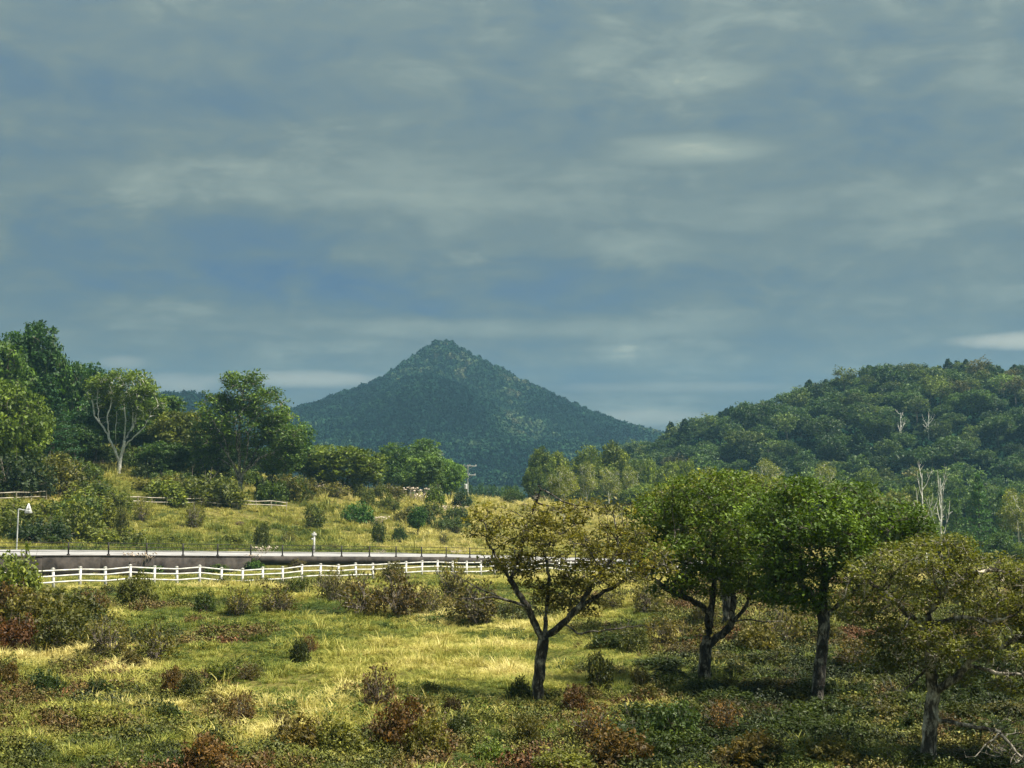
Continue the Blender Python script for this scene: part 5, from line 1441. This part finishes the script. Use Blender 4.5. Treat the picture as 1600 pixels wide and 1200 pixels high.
# bushes further back between fence and thicket, right half
for i in range(18):
    pxx = 985 + i * 35 + tk.uniform(-10, 10); py2 = tk.uniform(930, 1000)
    place = 'behind the forked oak' if pxx < 1190 else 'behind the straight-trunked oak' if pxx < 1370 else 'behind the umbrella-shaped tree'
    c = tk.choice(((0.088, 0.078, 0.030), (0.070, 0.066, 0.026), (0.060, 0.068, 0.024), (0.100, 0.080, 0.036)))
    shrub(pxx, py2, tk.uniform(54, 90), tk.uniform(26, 44), tk.choice('tdt'), c, {0.088: 'tan', 0.070: 'olive', 0.060: 'green', 0.100: 'pale brown'}[c[0]] + ' bush in the far field ' + place, 'bushes of the far field')

# roadside bank, meadow and wood edge
MG = 'bushes of the meadow'
for r in [
    (25, 815, 90, 34, 'l', (0.074, 0.082, 0.024), 'olive bush high on the bank above the sign'),
    (70, 812, 80, 30, 'l', (0.092, 0.100, 0.026), 'yellow-green bush on the bank right above the sign plate'),
    (160, 822, 70, 46, 'l', (0.100, 0.104, 0.028), 'golden-green bush on the bank between the green and the upright one'),
    (92, 836, 60, 34, 'd', (0.050, 0.066, 0.022), 'green bush in the middle of the bank'),
    (205, 852, 70, 26, 'l', (0.078, 0.084, 0.026), 'low leafy bush at the road edge below the upright olive bush'),
    (262, 852, 60, 18, 'l', (0.082, 0.088, 0.026), 'low weedy bush at the road edge left of the olive-brown bush'),
    (60, 852, 110, 50, 'd', (0.022, 0.036, 0.018), 'very dark bush right behind the roadside sign'),
    (15, 845, 80, 46, 'l', (0.066, 0.080, 0.026), 'olive bush behind the roadside sign pole'),
    (125, 846, 80, 60, 'l', (0.095, 0.105, 0.030), 'leafy yellow-green bush on the bank behind the road'),
    (118, 818, 90, 58, 'd', (0.062, 0.085, 0.024), 'tall green bush on the bank under the log fence'),
    (165, 850, 80, 26, 'l', (0.115, 0.125, 0.045), 'low pale leafy bush along the road'),
    (190, 842, 40, 60, 'u', (0.072, 0.072, 0.026), 'upright olive bush with bare stems on the bank'),
    (222, 814, 40, 44, 't', (0.115, 0.105, 0.038), 'thin straw-coloured bush by the log fence'),
    (305, 824, 52, 40, 't', (0.082, 0.078, 0.028), 'rounded olive-brown bush in the yellow meadow'),
    (408, 856, 38, 42, 'd', (0.062, 0.070, 0.026), 'bush beside the road with pale flower heads'),
    (492, 828, 44, 46, 'u', (0.066, 0.078, 0.026), 'neat round bush above the white marker post'),
    (560, 818, 54, 32, 'd', (0.030, 0.068, 0.020), 'flat deep green bush in the straw-coloured meadow'),
    (545, 814, 34, 12, 'd', (0.034, 0.060, 0.022), 'low spreading sprays left of the flat deep green bush'),
    (592, 852, 36, 42, 'u', (0.046, 0.060, 0.020), 'dark olive bush left of the two small green ones'),
    (624, 848, 24, 28, 'c', (0.032, 0.056, 0.018), 'small dark green conical bush in the meadow'),
    (450, 850, 40, 24, 't', (0.084, 0.078, 0.028), 'faint brown bush left of the white marker post'),
    (365, 852, 60, 18, 'l', (0.085, 0.090, 0.030), 'low weedy bush along the road edge'),
    (692, 850, 26, 20, 't', (0.066, 0.064, 0.024), 'small brown bush near the lone oak crown, above the railing'),
    (713, 832, 24, 14, 't', (0.066, 0.064, 0.024), 'tiny brown bush high in the straw meadow'),
    (520, 860, 40, 14, 't', (0.074, 0.070, 0.026), 'low weeds by the road right of the marker post'),
    (682, 790, 46, 34, 'l', (0.064, 0.088, 0.024), 'fresh green bush at the crest below the silvery tree'),
    (722, 792, 40, 26, 'd', (0.022, 0.040, 0.026), 'dark bush at the foot of the utility pole'),
    (800, 786, 44, 22, 'd', (0.040, 0.062, 0.024), 'green bush on the crest right of the utility pole'),
    (460, 782, 56, 34, 'd', (0.088, 0.080, 0.024), 'olive bush at the foot of the broad-crowned tree'),
    (420, 782, 50, 44, 'd', (0.018, 0.028, 0.020), 'dark shaded bush right of the broad-crowned trunk'),
    (520, 776, 76, 26, 't', (0.094, 0.084, 0.034), 'tan bush along the meadow crest'),
    (595, 778, 60, 22, 't', (0.088, 0.080, 0.034), 'brownish bush under the rounded olive tree'),
    (320, 786, 110, 56, 'd', (0.062, 0.070, 0.022), 'large olive bush left of the broad-crowned trunk'),
    (265, 788, 80, 40, 'l', (0.085, 0.100, 0.026), 'yellow-green bush behind the long log fence'),
    (252, 770, 84, 34, 'd', (0.086, 0.078, 0.024), 'olive-brown bush below the pale forked tree, right side'),
    (150, 776, 90, 26, 'l', (0.060, 0.080, 0.024), 'green bush below the pale forked tree'),
    (128, 752, 70, 44, 'd', (0.056, 0.074, 0.024), 'rounded green bush left of the pale forked trunk'),
    (232, 752, 64, 40, 'd', (0.030, 0.042, 0.018), 'dark bush right of the pale forked trunk'),
    (90, 772, 110, 60, 'd', (0.074, 0.072, 0.022), 'large olive bush at the wood edge'),
    (30, 776, 110, 66, 'd', (0.024, 0.038, 0.020), 'big dark bush behind the short log fence'),
    (60, 750, 90, 50, 'd', (0.056, 0.064, 0.022), 'bush at the foot of the yellow-green tree'),
    (120, 790, 70, 30, 'l', (0.105, 0.115, 0.030), 'bright leafy bush over the end of the short log fence'),
    (180, 792, 60, 26, 'l', (0.090, 0.100, 0.030), 'leafy bush between the two log fences'),
    (352, 778, 34, 18, 'd', (0.026, 0.036, 0.018), 'shaded bush at the foot of the broad-crowned trunk'),
]:
    shrub(r[0], r[1], r[2], r[3], r[4], r[5], r[6], MG, t0=112)
wb = random.Random(52)
for i in range(40):
    pxx = -10 + i * 12.3 + wb.uniform(-8, 8); d = wb.uniform(188, 222); hh_ = wb.uniform(1.6, 3.2)
    if abs(pxx - 187) < 26 or abs(pxx - 378) < 22: d = wb.uniform(212, 226)
    x, y = at_px(pxx, d); c = wb.choice(((0.058, 0.080, 0.020), (0.044, 0.066, 0.020), (0.076, 0.084, 0.022), (0.034, 0.052, 0.020)))
    near = 'below the yellow-green tree' if pxx < 90 else 'left of the pale forked tree' if pxx < 180 else 'right of the pale forked tree' if pxx < 270 else 'left of the broad-crowned tree' if pxx < 378 else 'right of the broad-crowned tree'
    q = wb.uniform(1.7, 3.0)
    plant('shrub', wb.choice(SH['d'] + SH['l']), (x, y, zg(x, y) - 0.15), wb.uniform(0, 6), (q, q, hh_), c, ('tall ' if hh_ > 2.6 else 'low ' if hh_ < 2.1 else '') + {0.058: 'fresh green', 0.044: 'green', 0.076: 'yellow-green', 0.034: 'dark'}[c[0]] + (' far' if d > 206 else ' near') + ' bush of the wood edge, ' + near, 'shrub', 'bushes along the wood edge')
cb = random.Random(88)
for i in range(20):
    pxx = 440 + i * 15 + cb.uniform(-6, 6); d = cb.uniform(208, 232); x, y = at_px(pxx, d); c = cb.choice(((0.060, 0.070, 0.022), (0.078, 0.070, 0.024), (0.040, 0.056, 0.022), (0.070, 0.080, 0.026)))
    near = 'broad-crowned tree' if pxx < 490 else 'rounded olive tree' if pxx < 600 else 'silvery green tree' if pxx < 690 else 'utility pole'
    q = cb.uniform(1.4, 2.6)
    plant('shrub', cb.choice(SH['d'] + SH['l']), (x, y, zg(x, y) - 0.1), cb.uniform(0, 6), (q, q, cb.uniform(1.4, 2.9)), c, {0.060: 'green', 0.078: 'olive-brown', 0.040: 'dark', 0.070: 'light green'}[c[0]] + ' bush on the meadow crest, close to the ' + near, 'shrub', 'bushes along the meadow crest')
# little tree in the meadow
x, y = ground_px(653, 836, t0=112)
plant('small_tree', (rp[4][0], rp[4][1]), (x, y, zg(x, y)), 1.0, (0.30, 0.30, 44 * y / FPX / 10), (0.030, 0.066, 0.020), 'small bright green tree with a pointed top in the meadow', 'tree')
for r in [(330, 893, 60, 12, 'l', (0.05, 0.075, 0.022)), (395, 895, 60, 22, 'l', (0.050, 0.090, 0.024)), (230, 898, 60, 12, 'l', (0.045, 0.080, 0.024)), (460, 884, 50, 12, 't', (0.06, 0.05, 0.024))]:
    shrub(*r, {330: 'weedy green patch below the retaining wall', 395: 'green bush at the end of the retaining wall', 230: 'weedy green patch behind the white fence', 460: 'brown weeds under the kerb of the road'}[r[0]],
          'weeds between wall and fence')


# plume grass
def plume_proto(seed, n, h):
    rng = np.random.default_rng(seed); VV = []; FF = []; off = 0
    for i in range(n):
        th = rng.uniform(0, 6.28); r = rng.uniform(0, 0.35); lean = rng.uniform(0.05, 0.5); hh = h * rng.uniform(0.7, 1.1)
        b = np.array([r * math.cos(th), r * math.sin(th), -0.05]); t = b + np.array([math.cos(th) * lean, math.sin(th) * lean, hh])
        V, F = polyline_tube([b, b + (t - b) * 0.6 + (0, 0, 0.08), t], [0.008, 0.007, 0.004], 3); VV.append(V); FF.append(F + off); off += len(V)
        pts = [t, t + np.array([0.03, 0.0, 0.10]) + rng.normal(size=3) * 0.03, t + np.array([0.09, 0.02, 0.2]) + rng.normal(size=3) * 0.04]
        V, F = polyline_tube(pts, [0.012, 0.04, 0.008], 5); VV.append(V); FF.append(F + off); off += len(V)
    return mesh_np('plumes', np.concatenate(VV), np.concatenate(FF), M['plume'], smooth=True)


plm = [plume_proto(1, 34, 1.1), plume_proto(2, 26, 0.9)]
for i, (px, py, w, h, lb) in enumerate(((640, 782, 60, 26, 'pinkish white plume grass on the crest of the meadow'), (662, 784, 40, 18, 'smaller plume grass right of the crest plumes'), (590, 818, 40, 14, 'pale seed heads in front of the flat deep green bush'),
                                        (412, 866, 34, 18, 'white flower plumes leaning over the road'), (215, 888, 46, 26, 'dry pale reeds standing against the retaining wall'), (593, 866, 20, 10, 'small pale plumes beside the road'),
                                        (480, 772, 40, 18, 'pale plumes at the edge of the wood'), (700, 800, 50, 14, 'pinkish seed heads near the utility pole'), (395, 880, 26, 14, 'pale weeds at the end of the retaining wall'), (712, 866, 24, 9, 'little pale plumes near the end of the visible railing'))):
    x, y = ground_px(px, py, t0=100)
    sw = w * y / FPX / 1.2; sh = h * y / FPX / 1.6
    e = empty('plume_grass', (x, y, zg(x, y)), i, (sw, sw, sh)); tag(e, lb, 'plume grass', 'plume grasses'); link('plumes', plm[i % 2], e)

# ------------------------------------------------------------------ the air
hz, ht, hb = new_mat('haze_air')
ht.n.remove(hb)
pv = ht.add('ShaderNodeVolumePrincipled'); pv.inputs['Color'].default_value = (0.36, 0.70, 1.0, 1); pv.inputs['Density'].default_value = HAZE_DENSITY; pv.inputs['Anisotropy'].default_value = 0.25
ht.l.new(pv.outputs[0], ht.n['Material Output'].inputs['Volume'])
hz_me = boxes('haze', [(-1960, 1800, -1320, 2440, -40, 175)], hz)
tag(link('haze', hz_me), 'thin bluish haze in the air', 'haze', kind='stuff')
